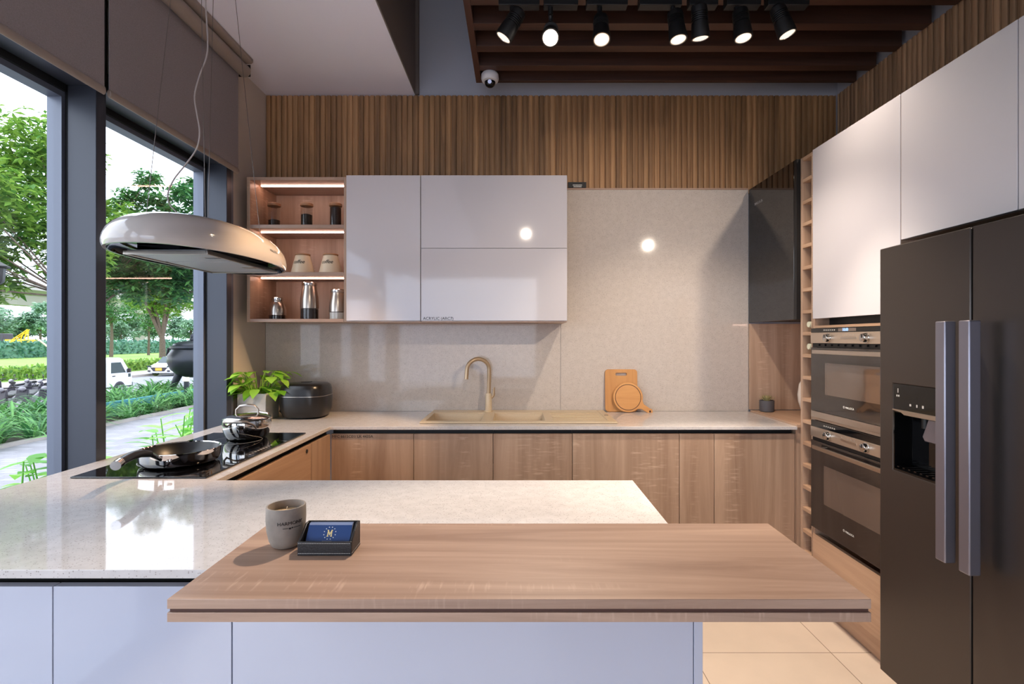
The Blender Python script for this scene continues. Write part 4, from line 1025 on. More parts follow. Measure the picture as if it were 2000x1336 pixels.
t = thing('card_holder', 'black leather business card holder with white stitching on the oak bar', 'card holder')
kx0, kx1, ky0, ky1, kz = -.4295, -.3235, 1.000, 1.056, BZ + .0004
w_ = .0045; hf, hk = .027, .050
obj('base', B(kx0, kx1, ky0, ky1, kz, kz + .004), 'leather', t, .0008)
obj('front_wall', B(kx0, kx1, ky0, ky0 + w_, kz + .004, kz + hf), 'leather', t, .0012)
obj('back_wall', B(kx0, kx1, ky1 - w_, ky1, kz + .004, kz + hk), 'leather', t, .0012)
for a, b_ in ((kx0, kx0 + w_), (kx1 - w_, kx1)):
    obj('side_wall', MB().prism([(ky0 + w_, kz + .004), (ky1 - w_, kz + .004), (ky1 - w_, kz + hk), (ky1 - .018, kz + hk), (ky0 + w_, kz + hf)], 'x', a, b_), 'leather', t, .001)
sti = MB(); x = kx0 + .002
while x < kx1 - .004: sti.box(x, x + .0022, ky0 - .0003, ky0 + .0002, kz + hf - .0034, kz + hf - .0026); sti.box(x, x + .0022, ky0 - .0003, ky0 + .0002, kz + .0042, kz + .005); x += .0033
y = ky0 + .003
while y < ky1 - .003: sti.box(kx1 - .0002, kx1 + .0003, y, y + .0022, kz + .0042, kz + .005); y += .0033
obj('stitching', sti, 'stitch', t, label='white stitched seams')
rebase(t, ((kx0 + kx1) / 2, (ky0 + ky1) / 2, kz))
lean = math.radians(-34)
def card(off, name_label, m, up=0):
    o = obj('business_card', B(-.0435, .0435, -.0004, .0004, 0, .0495), m); tag(o, name_label, 'business card', 'cards in the leather holder')
    n_ = Vector((0, math.cos(lean), math.sin(lean)))
    o.rotation_euler = (lean, 0, 0); o.location = Vector((-.3768, 1.0075, kz + .0062)) + n_ * off + Vector((0, -math.sin(lean), math.cos(lean))) * up; return o
fcard = card(0, 'front blue business card with a gold letter M inside a ring of dots', 'cardblue')
lg = MB()                                                            # slab-serif M as four strokes and serifs
def stroke(pl): lg.prism([(.0015 + .0112 * (u - .5), .0283 + .0108 * v) for u, v in pl], 'y', -.0008, -.0004)
stroke([(.09, 0), (.26, 0), (.26, 1), (.09, 1)]); stroke([(.72, 0), (.91, 0), (.91, 1), (.72, 1)])
stroke([(.26, 1), (.26, .62), (.46, .12), (.5, .12), (.5, .52)]); stroke([(.72, 1), (.5, .52), (.5, .12), (.54, .12), (.72, .62)])
for a in (0, .64): stroke([(a, 0), (a + .36, 0), (a + .36, -.11), (a, -.11)])
for a in (0, .72): stroke([(a, 1), (a + .28, 1), (a + .28, 1.1), (a, 1.1)])
obj('emblem_letter', lg, 'gold', fcard, label='gold letter M')
dt = MB()
for k in range(12):
    a = 2 * PI * (k + .5) / 12; u, v_ = .0015 + .0118 * math.cos(a), .0338 + .0118 * math.sin(a); dt.cyl((u, -.0004, v_), (u, -.0007, v_), .00105, n=8)
obj('emblem_dots', dt, 'inkwhite', fcard, label='ring of twelve pale dots')
ln = MB()
for k in range(7): ln.box(-.011 + k * .0028, -.011 + k * .0028 + .0019, -.0007, -.0004, .0178, .0188)
obj('tagline', ln, 'inkgrey', fcard)
for k in range(5): card(.0014 + k * .0013, 'blue business card in the stack behind the front card, only its top edge showing', 'cardedge', .0045 + k * .0009)

t = thing('potted_succulent', 'small succulent in a dark grey round pot inside the oak niche', 'potted plant')
cx, cy, cz = 1.556, 3.19, .9178
obj('pot', MB().lathe([(0, 0), (.038, 0), (.042, .004), (.0435, .066), (.042, .070), (.038, .070), (.037, .060), (0, .060)], cx, cy, cz, n=36), 'darkpot', t)
sl = MB(); r3 = random.Random(4)
for k in range(26):
    a = k * 2.4; el = .35 + .9 * (k / 26); L_ = .055 - .018 * k / 26
    leafblade(sl, (cx + .006 * math.cos(a), cy + .006 * math.sin(a), cz + .062), (math.cos(a) * math.cos(el), math.sin(a) * math.cos(el), math.sin(el)), (0, 0, 1), L_, .013, -.25, 3, .3)
obj('leaves', sl, 'succ', t)
rebase(t, (cx, cy, cz))
solo('white_vase', MB().lathe([(0, 0), (.06, 0), (.085, .03), (.103, .09), (.106, .13), (.098, .19), (.075, .235), (.05, .25), (.045, .245), (0, .23)], 1.724, 2.93, .9180, n=48), 'whitecer', 'white rounded vase in the oak niche, mostly hidden by the bottle rack', 'vase', (1.724, 2.93, .918))

# ================================================================== outside the windows
GZ, RZ, LZ = -.10, -1.35, -1.10                 # path, street and lawn levels
def sheet(name, x0, x1, z0, z1, m, y0=-8, y1=150, th=.3):
    return struct(name, MB().prism([(x0, z0), (x1, z1), (x1, z1 - th), (x0, z0 - th)], 'y', y0, y1), m)
sheet('ground_path', -6.9, -1.78, GZ, GZ, 'paving')
sheet('ground_bed', -10.4, -6.98, GZ - .02, GZ - .02, 'soilout')
sheet('ground_slope', -14.0, -10.4, RZ, GZ - .02, 'asphalt')
sheet('ground_street', -27, -14, RZ, RZ, 'asphalt')
sheet('ground_pavement', -30.5, -27.2, RZ + .14, RZ + .14, 'pave2')
sheet('ground_lawn', -160, -30.5, LZ, RZ + .16, 'lawn')
solo('bed_edging', MB().prism([(-6.98, GZ - .1), (-6.90, GZ - .1), (-6.90, GZ + .05), (-6.98, GZ + .05)], 'y', 3, 40), 'kerb', 'low concrete edging between the paved path and the planting bed', 'edging', (-6.94, 10, GZ))
solo('street_kerb', MB().prism([(-27.2, RZ - .1), (-27.0, RZ - .1), (-27.0, RZ + .16), (-27.2, RZ + .16)], 'y', 10, 120), 'kerb', 'grey kerb along the far side of the street', 'kerb', (-27.1, 40, RZ))
solo('planter_kerb', B(-7.84, -7.74, 9.0, 19, GZ - .02, GZ + .26), 'teal', 'low teal painted kerb among the strap-leaved plants', 'kerb', (-7.79, 12, GZ))

# strap-leaved plants in the bed
def strap_clump(seed, n=38):
    r = random.Random(seed); mb = MB()
    for k in range(n):
        a = r.uniform(0, 2 * PI); el = r.uniform(.7, 1.4); L_ = r.uniform(.5, .92); wd = r.uniform(.012, .024)
        d = Vector((math.cos(a) * math.cos(el), math.sin(a) * math.cos(el), math.sin(el))); hz_ = Vector((math.cos(a), math.sin(a), 0)); sd = Vector((-math.sin(a), math.cos(a), 0))
        b0 = Vector((r.uniform(-.09, .09), r.uniform(-.09, .09), 0)); vs = []; fs = []
        for i in range(6):
            s_ = i / 5; c = b0 + d * L_ * s_ + hz_ * (L_ * .32 * s_ * s_) - Vector((0, 0, L_ * .52 * s_ ** 2.4)); ww = wd * (1 - s_ ** 3) * (.5 + .5 * min(1, s_ * 4))
            vs += [c - sd * ww, c + sd * ww]
            if i: fs.append((2 * i - 2, 2 * i - 1, 2 * i + 1, 2 * i))
        mb.add(vs, fs, True)
    return mb
protos = []
rs = random.Random(21)
spots_ = []
yy = 4.6
while yy < 15.5:
    for xx in (-7.12, -7.40, -8.15):
        spots_.append((xx + rs.uniform(-.12, .12), yy + rs.uniform(-.18, .18), GZ - .02, rs.uniform(.75, 1.08)))
    for xx in (-8.75, -9.5):
        if rs.random() < .8: spots_.append((xx + rs.uniform(-.2, .2), yy + rs.uniform(-.2, .2), GZ - .02, rs.uniform(.8, 1.15)))
    yy += .46
def seen_band(x, y):                            # only what a window bay can show
    q = CX + x / y * F; return -140 < q < 430
for i, (x, y, z, s_) in enumerate([q for q in spots_ if seen_band(q[0], q[1])]):
    if i < 5: me_o = obj('strap_leaf_plant', strap_clump(i), 'leaf_strap'); protos.append(me_o)
    else: me_o = protos[i % 5].copy(); COL.objects.link(me_o)
    me_o.location = (x, y, z); me_o.scale = (s_,) * 3; me_o.rotation_euler.z = rs.uniform(0, 6.28)
    tag(me_o, 'green strap-leaved plant in the long bed outside the windows', 'plant', 'strap-leaved plants in the bed')

# leafy shrubs close to the glass
def shrub(seed):
    r = random.Random(seed); st = MB(); lf = MB()
    for k in range(6):
        a = r.uniform(0, 6.28); tip = Vector((math.cos(a) * r.uniform(.08, .24), math.sin(a) * r.uniform(.08, .24), r.uniform(.5, .86)))
        st.tube([(0, 0, 0), tip * .5 + Vector((0, 0, .08)), tip], [.007, .005, .003], 6)
        for q in range(7):
            s_ = .5 + .5 * q / 6; c = tip * s_ + Vector((0, 0, .08 * (1 - s_))); da = r.uniform(0, 6.28)
            leafblade(lf, c, (math.cos(da), math.sin(da), r.uniform(0, .6)), (0, 0, 1), r.uniform(.13, .22), r.uniform(.045, .07), .3)
    return st, lf
sh0 = None
for i, (x, y, sc) in enumerate(((-2.32, 2.36, 1.16), (-2.22, 2.52, 1.06), (-2.62, 3.12, 1.05), (-2.28, 3.30, 1.12), (-2.42, 3.62, 1.15), (-2.25, 3.86, 1.2), (-2.5, 4.2, 1.12), (-2.42, 2.72, 1.0))):
    if i < 3:
        t = thing('leafy_shrub', 'x', 'shrub'); a, b_ = shrub(40 + i); obj('stems', a, 'leaf_near', t); obj('leaves', b_, 'leaf_near', t)
        if i == 0: shs = []
        shs.append(t)
    else: t = copytree(shs[i % 3])
    t.location = (x, y, GZ); t.scale = (sc,) * 3; t.rotation_euler.z = i * 1.3
    tag(t, 'young bright green leafy shrub on the path close to the window glass', 'shrub', 'shrubs along the glass')

# trees
def crown(seed, blobs, n, leaf, cl=6):
    """blobs: (x, y, z, radius); little whorls of leaves scattered through each"""
    r = random.Random(seed); V = []; Fc = []
    tot = sum(b[3] ** 2 for b in blobs)
    for bx, by, bz, br in blobs:
        for k in range(int(n * br * br / tot)):
            a = r.uniform(0, 2 * PI); u = r.uniform(-1, 1); rad = br * r.random() ** .45; q = math.sqrt(1 - u * u)
            c = (bx + rad * q * math.cos(a), by + rad * q * math.sin(a), bz + rad * u * .8)
            for j in range(cl):
                th = 2 * PI * j / cl + r.uniform(-.4, .4); el = r.uniform(-.7, .35); L_ = leaf * r.uniform(.6, 1.2); w_ = L_ * .19
                dx, dy, dz = math.cos(th) * math.cos(el), math.sin(th) * math.cos(el), math.sin(el); sx, sy = -math.sin(th), math.cos(th); i0 = len(V)
                V.append(c); m = (c[0] + dx * L_ * .5, c[1] + dy * L_ * .5, c[2] + dz * L_ * .5)
                tw = r.uniform(-.5, .5)
                V.append((m[0] + sx * w_, m[1] + sy * w_, m[2] + tw * w_)); V.append((c[0] + dx * L_, c[1] + dy * L_, c[2] + dz * L_ - L_ * .12)); V.append((m[0] - sx * w_, m[1] - sy * w_, m[2] - tw * w_))
                Fc.append((i0, i0 + 1, i0 + 2, i0 + 3))
    mb = MB(); mb.v = V; mb.f = Fc; mb.sm = [False] * len(Fc); return mb
def tree(name, label, base, trunk, branches, blobs, n, leaf, lm, seed, group, cl=6):
    t = thing(name, label, 'tree', group)
    tr = MB(); tr.tube([p for p, _ in trunk], [r for _, r in trunk], 10)
    obj('trunk', tr, 'bark', t)
    if branches:
        bm = MB()
        for br in branches: bm.tube([p for p, _ in br], [r for _, r in br], 7)
        obj('branches', bm, 'bark', t)
    obj('crown', crown(seed, blobs, n, leaf, cl), lm, t)
    t.location = base; return t
def limbs(top, blobs, r0, seed):
    r = random.Random(seed); out = []
    for b in blobs:
        e = Vector(b[:3]); s_ = Vector(top); m = s_ + (e - s_) * .5 + Vector((r.uniform(-.3, .3), r.uniform(-.3, .3), r.uniform(.1, .4)))
        out.append([(s_, r0), (m, r0 * .6), (e, r0 * .3), (e + (e - m) * .35, r0 * .12)])
    return out
R2 = random.Random(5)
# big tree filling the nearer window
bl = [(-2.4, -.6, 4.6, 1.4), (-.9, -1.6, 5.6, 1.2), (-2.8, 1.2, 6.4, 1.5), (-.4, .6, 4.3, .9), (-1.0, -2.4, 3.9, 1.1), (-1.4, .6, 7.4, 1.5), (-1.6, -3.2, 5.3, 1.1), (-.5, 2.0, 5.6, 1.1), (-.7, -3.0, 6.5, .9), (-1.5, -2.2, 2.9, .8), (-3.4, -1.0, 5.6, 1.2), (-1.6, -.8, 3.7, .9), (-2.6, -1.8, 3.9, .9), (-.6, -.2, 5.0, .9)]
tree('broadleaf_tree', 'bright green leafy tree filling the upper part of the nearer window', (-12.2, 14.0, -.7), [((0, 0, 0), .17), ((.05, 0, 1.6), .13), ((-.1, .1, 3.2), .11), ((.1, 0, 4.4), .08)], limbs((0, 0, 3.2), bl, .028, 1), bl, 3600, .27, 'leaf_a', 1, 'trees outside')
# dark leafy tree overhanging the farther window
bl = [(-5.0, -1, 4.0, .8), (-4.2, -.5, 4.7, .9), (-3.4, .5, 4.9, 1.0), (-2.6, -.9, 4.2, 1.1), (-2.4, .6, 5.6, 1.0), (-1.6, -2, 4.6, 1.2), (-1.2, 0, 5.7, 1.3), (-3.6, -1.4, 3.5, .7), (-.4, -.6, 4.3, 1.5), (-2.0, -1.5, 3.3, .8), (-4.7, 0, 6.0, .65), (-3.3, -.5, 6.5, .6), (-2.3, 0, 7.0, .7), (-5.2, .4, 5.2, .6)]
tree('broadleaf_tree', 'deep green leafy tree overhanging the farther window behind the hood', (-9.9, 19.2, -.15), [((0, 0, 0), .18), ((0, 0, 1.6), .15), ((-.2, -.1, 3.0), .11), ((-.4, -.3, 4.2), .07)], limbs((-.1, 0, 2.6), bl, .035, 2), bl, 2700, .30, 'leaf_b', 2, 'trees outside')
# slender half-bare tree between them
bl = [(1.0, -.3, 5.3, .5), (2.0, .4, 6.3, .55), (1.6, -.2, 4.6, .5), (1.5, .2, 7.2, .5), (2.8, .5, 6.9, .4), (.9, .3, 4.2, .5), (2.3, -.4, 4.0, .5), (3.3, .2, 5.9, .4), (2.2, .2, 7.9, .45), (3.0, .0, 4.7, .4), (1.2, .6, 6.2, .45), (2.6, -.4, 5.6, .4), (.8, -.2, 6.8, .35), (1.9, .8, 5.5, .4), (3.0, .6, 7.6, .35)]
tree('slender_tree', 'slender airy tree with thin bare branches against the sky in the farther window', (-15.0, 17.6, -1.0), [((0, 0, 0), .09), ((.1, 0, 2.4), .07), ((.5, .1, 4.5), .05), ((1.3, .2, 7.6), .02)], limbs((.2, 0, 3.2), bl, .026, 3), bl, 1000, .24, 'leaf_b', 3, 'trees outside')
# street and lawn trees
def spread(seed, R, z0, k):
    r = random.Random(seed); return [(r.uniform(-R, R) * .7, r.uniform(-R, R) * .7, z0 + r.uniform(0, R * 1.3), R * r.uniform(.4, .62)) for _ in range(k)]
bl = spread(9, 5.2, 6.4, 11)
tree('street_tree', 'forked grey-trunked tree on the lawn edge behind the white car', (-33.6, 48.5, -1.2), [((0, 0, 0), .30), ((0, 0, 2.2), .24), ((-.1, 0, 3.6), .20)], limbs((-.05, 0, 2.6), bl[:5], .17, 9), bl, 3000, .55, 'leaf_a', 9, 'trees outside')
lawn_trees = [('slim lawn tree seen above the white truck cab', (-55.5, 70.0), .9, 21), ('slim lawn tree between the truck and the white car', (-55.8, 77.5), .75, 22)]
for lb, (x, y), sc, sd in lawn_trees:
    bl = spread(sd, 4.0, 6.5, 8)
    q = tree('street_tree', lb, (x, y, LZ), [((0, 0, 0), .26), ((.1, 0, 3), .2), ((0, .1, 6.5), .13)], limbs((0, 0, 4.6), bl[:4], .1, sd), bl, 1100, .6, 'leaf_b', sd, 'trees outside', 5); q.scale = (sc,) * 3
far0 = []
for i, (p, d, sc) in enumerate(((8, 92, 1.0), (40, 92, .8), (78, 88, 1.05), (104, 96, .95), (150, 104, 1.0), (205, 110, .95), (236, 104, .8), (262, 116, 1.0), (300, 108, .8), (338, 120, 1.05), (372, 112, .9), (398, 126, 1.0), (-20, 84, 1.0))):
    x = (p - CX) / F * d
    if i < 3:
        bl = spread(60 + i, 3.0, 3.6, 7)
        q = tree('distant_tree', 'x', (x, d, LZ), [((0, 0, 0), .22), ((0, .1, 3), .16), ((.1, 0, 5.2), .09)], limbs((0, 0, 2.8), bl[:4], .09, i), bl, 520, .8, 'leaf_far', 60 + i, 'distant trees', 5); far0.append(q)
    else: q = copytree(far0[i % 3]); q.location = (x, d, LZ); q.rotation_euler.z = i * 1.1
    q.scale = (sc,) * 3
    tag(q, 'hazy green tree in the distant row beyond the tall hedge', 'tree', 'distant trees')
# hedges
def hedge(name, label, x, y0, y1, h, w_, leaf, n, m, z):
    mb = B(x - w_ / 2, x + w_ / 2, y0, y1, z, z + h * .96); r = random.Random(int(x * 7)); V = []; Fc = []
    for k in range(n):
        f = r.random(); yy = r.uniform(y0, y1)
        c = Vector((x + w_ / 2 + r.uniform(-.04, .08), yy, z + r.uniform(0, h))) if f < .75 else Vector((r.uniform(x - w_ / 2, x + w_ / 2), yy, z + h * r.uniform(.92, 1.02)))
        a, b_ = Vector((r.gauss(0, 1), r.gauss(0, 1), r.gauss(0, 1))).normalized(), Vector((r.gauss(0, 1), r.gauss(0, 1), r.gauss(0, 1))).normalized()
        i0 = len(V); V += [c, c + (a + b_) * leaf * .5, c + a * leaf * 1.2, c + (a - b_) * leaf * .4]; Fc.append((i0, i0 + 1, i0 + 2, i0 + 3))
    mb.add(V, Fc); return solo(name, mb, m, label, 'hedge', (x, (y0 + y1) / 2, z))
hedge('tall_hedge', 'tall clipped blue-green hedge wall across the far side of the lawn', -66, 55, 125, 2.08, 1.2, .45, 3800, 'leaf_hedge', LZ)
hedge('low_hedge', 'low bright green hedge along the edge of the lawn beyond the street', -31.6, 26, 62, .72, 1.0, .26, 3200, 'leaf_a', RZ + .15)
# viaduct
v = MB().prism([(-109, 12.5), (-99, 12.5), (-99, 11.4), (-101.5, 10.4), (-102.2, 8.35), (-105.8, 8.35), (-106.5, 10.4), (-109, 11.4)], 'y', 40, 240)
t = thing('viaduct', 'grey concrete viaduct behind the far trees', 'bridge')
obj('deck', v, 'concrete_far', t)
for y in (94, 142, 195): obj('pier', MB().box(-105.6, -102.4, y - 1.2, y + 1.2, LZ, 8.35), 'concrete_far', t, .1)
rebase(t, (-104, 120, LZ))
# yellow machine behind the hedge
t = thing('construction_machine', 'yellow construction machine with lattice arm behind the tall hedge', 'construction machine')
o_ = px(17, 669, 74.0); e_ = px(67, 669, 74.0); L_ = e_.x - o_.x
def mp_(u, v): return (o_.x + L_ * u, 74.0, o_.z + L_ * v)
obj('beam', MB().box(o_.x, e_.x, 73.4, 74.6, o_.z - .1, o_.z + .45), 'yellow', t, .04)
obj('undercarriage', MB().box(o_.x + .4, e_.x - .4, 73.2, 74.8, LZ, o_.z - .1), 'scoot', t, .08)
bmx = MB()
for a, b_ in (((.12, .1), (.72, .50)), ((.25, .1), (.76, .46)), ((.72, .52), (.60, .08)), ((.76, .50), (.76, .08)), ((.45, .1), (.58, .38)), ((.62, .2), (.80, .5))): bmx.tube([mp_(*a), mp_(*b_)], .07, 6)
obj('lattice_arm', bmx, 'yellow', t)
obj('engine_house', MB().box(o_.x - 1.4, o_.x - .1, 73.2, 74.8, LZ, o_.z + 1.3), 'scoot', t, .1, label='dark cab at the left end')
rebase(t, ((o_.x + e_.x) / 2, 74, LZ))
a, b_ = px(74, 662, 42), px(112, 692, 42)
solo('leaning_pole', MB().tube([a, (a + b_) / 2, b_, b_ + (b_ - a) * 1.0], .07, 8), 'bambpole', 'pale leaning pole in front of the tall hedge beside the window post', 'pole', b_)

# vehicles
def wheel(mb_t, mb_r, c, r, w_, ax):
    q = Euler((0, PI / 2, 0)).to_matrix() if ax == 'x' else Euler((PI / 2, 0, 0)).to_matrix()
    mb_t.lathe([(0, -w_ / 2), (r * .7, -w_ / 2), (r, -w_ * .35), (r, w_ * .35), (r * .7, w_ / 2), (0, w_ / 2)], *c, n=28, rot=q)
    mb_r.lathe([(0, -w_ * .56), (r * .3, -w_ * .56), (r * .58, -w_ * .5), (r * .58, w_ * .5), (r * .3, w_ * .56), (0, w_ * .56)], *c, n=20, rot=q)
t = thing('pickup_van', 'small white cab truck parked on the street, front pointing right', 'truck')
X0, X1 = -21.0, -19.45; yf = 25.9
side = [(yf - .02, .38), (yf, .75), (yf - .10, 1.02), (yf - .62, 1.72), (yf - .80, 1.80), (yf - 1.62, 1.80), (yf - 1.66, .40)]
bd = MB().prism([(y, RZ + z) for y, z in side], 'x', X0, X1)
obj('cab', bd, 'carwhite', t, .05, 3)
obj('cargo_box', MB().box(X0 - .02, X1 + .02, yf - 2.85, yf - 1.70, RZ + .62, RZ + 1.72), 'carwhite', t, .03)
obj('chassis', MB().box(X0 + .1, X1 - .1, yf - 2.8, yf - 1.0, RZ + .32, RZ + .60), 'scoot', t)
obj('side_window', MB().prism([(yf - .45, RZ + 1.06), (yf - .78, RZ + 1.58), (yf - 1.38, RZ + 1.58), (yf - 1.38, RZ + 1.06)], 'x', X1 - .01, X1 + .004), 'carglass', t, label='dark side window')
obj('bumper', MB().box(X0 + .02, X1 - .02, yf - .10, yf + .06, RZ + .32, RZ + .56), 'scoot', t, .03)
obj('head_lamp', MB().box(X1 - .02, X1 + .006, yf - .30, yf - .12, RZ + .82, RZ + 1.0), 'carglass', t, .01)
obj('door_handle', MB().box(X1, X1 + .03, yf - 1.30, yf - 1.14, RZ + .90, RZ + .94), 'black', t)
obj('mirror', MB().box(X1 + .02, X1 + .16, yf - .40, yf - .30, RZ + 1.05, RZ + 1.25), 'black', t, .01)
obj('wheel_arch', MB().lathe([(0, -.01), (.36, -.01), (.36, .01), (0, .01)], X1 + .002, yf - .86, RZ + .29, n=30, rot=Euler((0, PI / 2, 0)).to_matrix()), 'scoot', t)
for y in (yf - .86, yf - 2.45):
    a, b_ = MB(), MB(); wheel(a, b_, (X1 - .05, y, RZ + .29), .29, .17, 'x'); w_o = obj('wheel', a, 'tyre', t); obj('wheel_hub', b_, 'scoot2', w_o)
rebase(t, (-20.2, yf - 1.5, RZ))

t = thing('parked_car', 'white car with a yellow number plate parked at the far kerb, facing the camera', 'car')
cx, yf, hw = -25.9, 37.0, .91
prof = [(yf + .04, .22), (yf, .45), (yf + .06, .70), (yf + .95, .92), (yf + 1.55, 1.36), (yf + 2.1, 1.45), (yf + 3.0, 1.44), (yf + 3.9, 1.05), (yf + 4.4, .98), (yf + 4.42, .35), (yf + 4.3, .22)]
m = MB().prism([(y, z) for y, z in prof], 'x', -hw, hw)
m.v = [(x * (1 - .30 * max(0, z - .85) / .6) * (1 - .10 * max(0, yf + .3 - y) / .3), y, z) for x, y, z in m.v]
m.xf(Matrix.Translation((cx, 0, RZ + .02))); obj('car_body', m, 'carwhite', t, .06, 3)
m = MB().prism([(yf + .98, .95), (yf + 1.54, 1.345), (yf + 1.50, 1.37), (yf + .92, .96)], 'x', -hw * .80, hw * .80); m.xf(Matrix.Translation((cx, 0, RZ + .03))); obj('windscreen', m, 'carglass', t)
m = MB()
for sg in (-1, 1): m.box(cx + sg * hw * .86 - .02, cx + sg * hw * .86 + .02, yf + 1.6, yf + 3.2, RZ + .98, RZ + 1.30)
obj('side_windows', m, 'carglass', t)
obj('grille', MB().prism([(cx - .62, RZ + .66), (cx + .62, RZ + .66), (cx + .40, RZ + .38), (cx - .40, RZ + .38)], 'y', yf - .01, yf + .04), 'scoot', t)
obj('number_plate', MB().box(cx - .24, cx + .24, yf - .03, yf - .011, RZ + .42, RZ + .62), 'plate', t, .005, label='yellow number plate')
for sg in (-1, 1):
    obj('head_lamp', MB().box(cx + sg * .72 - .14, cx + sg * .72 + .14, yf + .0, yf + .10, RZ + .68, RZ + .78), 'carglass', t, .01)
    obj('fog_lamp', MB().box(cx + sg * .70 - .10, cx + sg * .70 + .10, yf - .01, yf + .05, RZ + .34, RZ + .46), 'scoot', t, .01)
    for y in (yf + .85, yf + 3.5):
        a, b_ = MB(), MB(); wheel(a, b_, (cx + sg * (hw - .10), y, RZ + .31), .31, .2, 'x'); w_o = obj('wheel', a, 'tyre', t); obj('wheel_hub', b_, 'scoot2', w_o)
rebase(t, (cx, yf + 2.2, RZ))

def make_scooter():
    t = thing('motor_scooter', 'x', 'scooter')          # built pointing to -y, origin on the ground
    a, b_ = MB(), MB(); wheel(a, b_, (0, -.62, .26), .26, .09, 'x'); o = obj('front_wheel', a, 'tyre', t); obj('wheel_hub', b_, 'scoot2', o)
    a, b_ = MB(), MB(); wheel(a, b_, (0, .62, .26), .26, .10, 'x'); o = obj('rear_wheel', a, 'tyre', t); obj('wheel_hub', b_, 'scoot2', o)
    obj('front_shield', MB().prism([(-.62, .50), (-.40, .95), (-.34, .96), (-.30, .45), (-.40, .30)], 'x', -.17, .17), 'scoot', t, .04, 3)
    obj('front_fender', MB().prism([(-.90, .34), (-.80, .52), (-.62, .58), (-.44, .50), (-.62, .52), (-.80, .44)], 'x', -.06, .06), 'scoot2', t, .01)
    obj('floor_board', MB().prism([(-.40, .30), (-.30, .36), (.10, .36), (.16, .24), (-.34, .22)], 'x', -.15, .15), 'scoot', t, .02)
    obj('tail_body', MB().prism([(.0, .34), (.10, .66), (.62, .76), (.86, .78), (.80, .60), (.40, .40)], 'x', -.15, .15), 'scoot2', t, .04, 3)
    obj('seat', MB().prism([(.04, .68), (.10, .76), (.35, .78), (.72, .86), (.80, .80), (.50, .74)], 'x', -.14, .14), 'black', t, .03, 3)
    obj('fork', MB().tube([(0, -.62, .26), (0, -.46, .70), (0, -.38, 1.0)], .025, 8), 'scoot2', t)
    obj('handlebar', MB().tube([(-.34, -.26, 1.04), (-.18, -.36, 1.02), (.18, -.36, 1.02), (.34, -.26, 1.04)], .018, 8), 'black', t)
    obj('head_lamp', MB().ball((0, -.44, .97), .10, 1.1, .8, .8, 14), 'scoot2', t)
    m = MB()
    for sg in (-1, 1): m.tube([(sg * .24, -.33, 1.03), (sg * .30, -.34, 1.16)], .008, 6); m.ball((sg * .31, -.34, 1.20), .055, 1.2, .3, .8, 12)
    obj('mirrors', m, 'black', t)
    obj('exhaust', MB().tube([(.16, .2, .25), (.17, .75, .32)], [.04, .05], 10), 'scoot2', t)
    return t
sc0 = make_scooter()
sp_ = [(20, 22.0, .25, 'parked scooter facing the camera at the left edge of the nearer window'), (50, 21.6, -.15, 'parked scooter facing the camera, second in the row behind the plants'),
       (79, 21.8, .2, 'parked scooter facing the camera, third in the row behind the plants'), (106, 21.4, -.1, 'parked scooter facing the camera right beside the window post'),
       (12, 17.9, 1.15, 'parked scooter turned sideways in front of the row, nearest the left photo edge'), (52, 18.3, 1.2, 'parked scooter turned sideways in the middle of the front row'), (94, 18.6, 1.25, 'parked scooter turned sideways in front, beside the window post')]
for i, (p, d, rz, lb) in enumerate(sp_):
    t = sc0 if i == 0 else copytree(sc0)
    t.location = ((p - CX) / F * d, d, RZ); t.rotation_euler.z = -.7 + rz; tag(t, lb, 'scooter', 'scooters parked on the street')

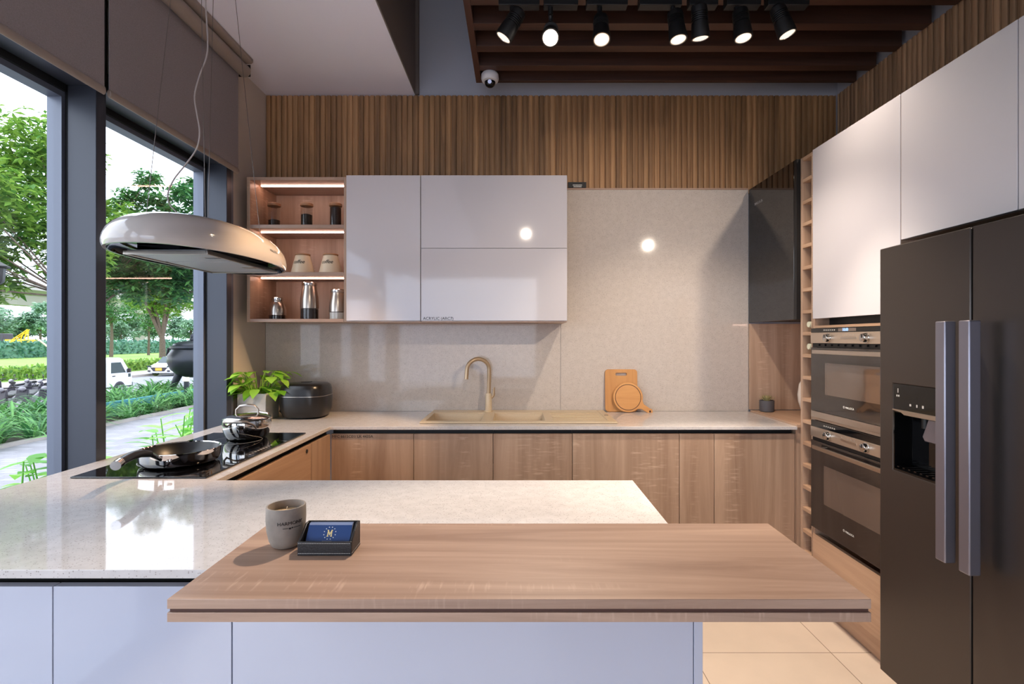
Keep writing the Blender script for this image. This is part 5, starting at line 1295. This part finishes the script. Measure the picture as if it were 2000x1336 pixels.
# bronze cauldron, small sign, lantern
t = thing('bronze_urn', 'huge dark bronze urn with a lid standing in the planting bed', 'urn')
ux, uy, ub_ = -8.62, 13.8, .34
obj('bowl', MB().lathe([(0, 0), (.25, .01), (.46, .08), (.61, .22), (.69, .42), (.68, .60), (.60, .72), (.585, .75), (.63, .79), (.63, .84), (.55, .86), (0, .86)], ux, uy, ub_, n=48), 'bronze', t)
obj('lid', MB().lathe([(0, .861), (.56, .861), (.54, .90), (.42, .95), (.2, .98), (0, .985)], ux, uy, ub_, n=40), 'bronze', t)
obj('finial', MB().ball((ux - .07, uy, ub_ + 1.02), .09, 1.5, 1, .9, 14).ball((ux - .12, uy, ub_ + 1.10), .06, 1, 1, 1.2, 12).ball((ux + .05, uy, ub_ + .99), .07, 1.5, 1, .8, 12), 'bronze', t)
for k in range(3):
    a = -PI / 2 + .9 + k * 2 * PI / 3
    obj('leg', MB().tube([(ux + .42 * math.cos(a), uy + .42 * math.sin(a), ub_ + .10), (ux + .56 * math.cos(a), uy + .56 * math.sin(a), .10), (ux + .52 * math.cos(a), uy + .52 * math.sin(a), GZ - .02)], [.10, .08, .07], 12), 'bronze', t)
for sg in (-1, 1):
    pp = [(sg * .58, -.02, .80), (sg * .74, -.06, .76), (sg * .77, -.06, .60), (sg * .66, -.04, .50)]
    obj('ear_handle', MB().tube([(ux + a, uy + b_, ub_ + c) for a, b_, c in pp], .04, 10), 'bronze', t)
rebase(t, (ux, uy, GZ - .02))
t = thing('plant_sign', 'small blank cream sign on a dark post in the planting bed before the urn', 'sign')
q = px(363, 741, 11.9)
obj('post', MB().box(q.x - .05, q.x + .05, q.y, q.y + .05, GZ - .02, q.z - .051), 'bronze', t, .005)
obj('sign_plate', MB().box(q.x - .075, q.x + .075, q.y - .006, q.y + .02, q.z - .05, q.z + .05), 'cream', t, .003)
rebase(t, (q.x, q.y, GZ - .02))
t = thing('garden_lantern', 'black lantern head of a lamp post at the left edge of the nearer window', 'lantern')
q = px(-2, 536, 7.4)
obj('post', MB().cyl((q.x - .12, q.y, GZ), (q.x - .12, q.y, q.z - .12), .03, n=12), 'black', t)
obj('lantern_head', MB().lathe([(0, -.14), (.06, -.14), (.10, -.10), (.115, .09), (.16, .10), (.17, .12), (.05, .19), (0, .21)], q.x - .05, q.y, q.z, n=6), 'black', t)
obj('arm', MB().tube([(q.x - .12, q.y, q.z - .16), (q.x - .05, q.y, q.z - .14)], .02, 8), 'black', t)
rebase(t, (q.x - .12, q.y, GZ))
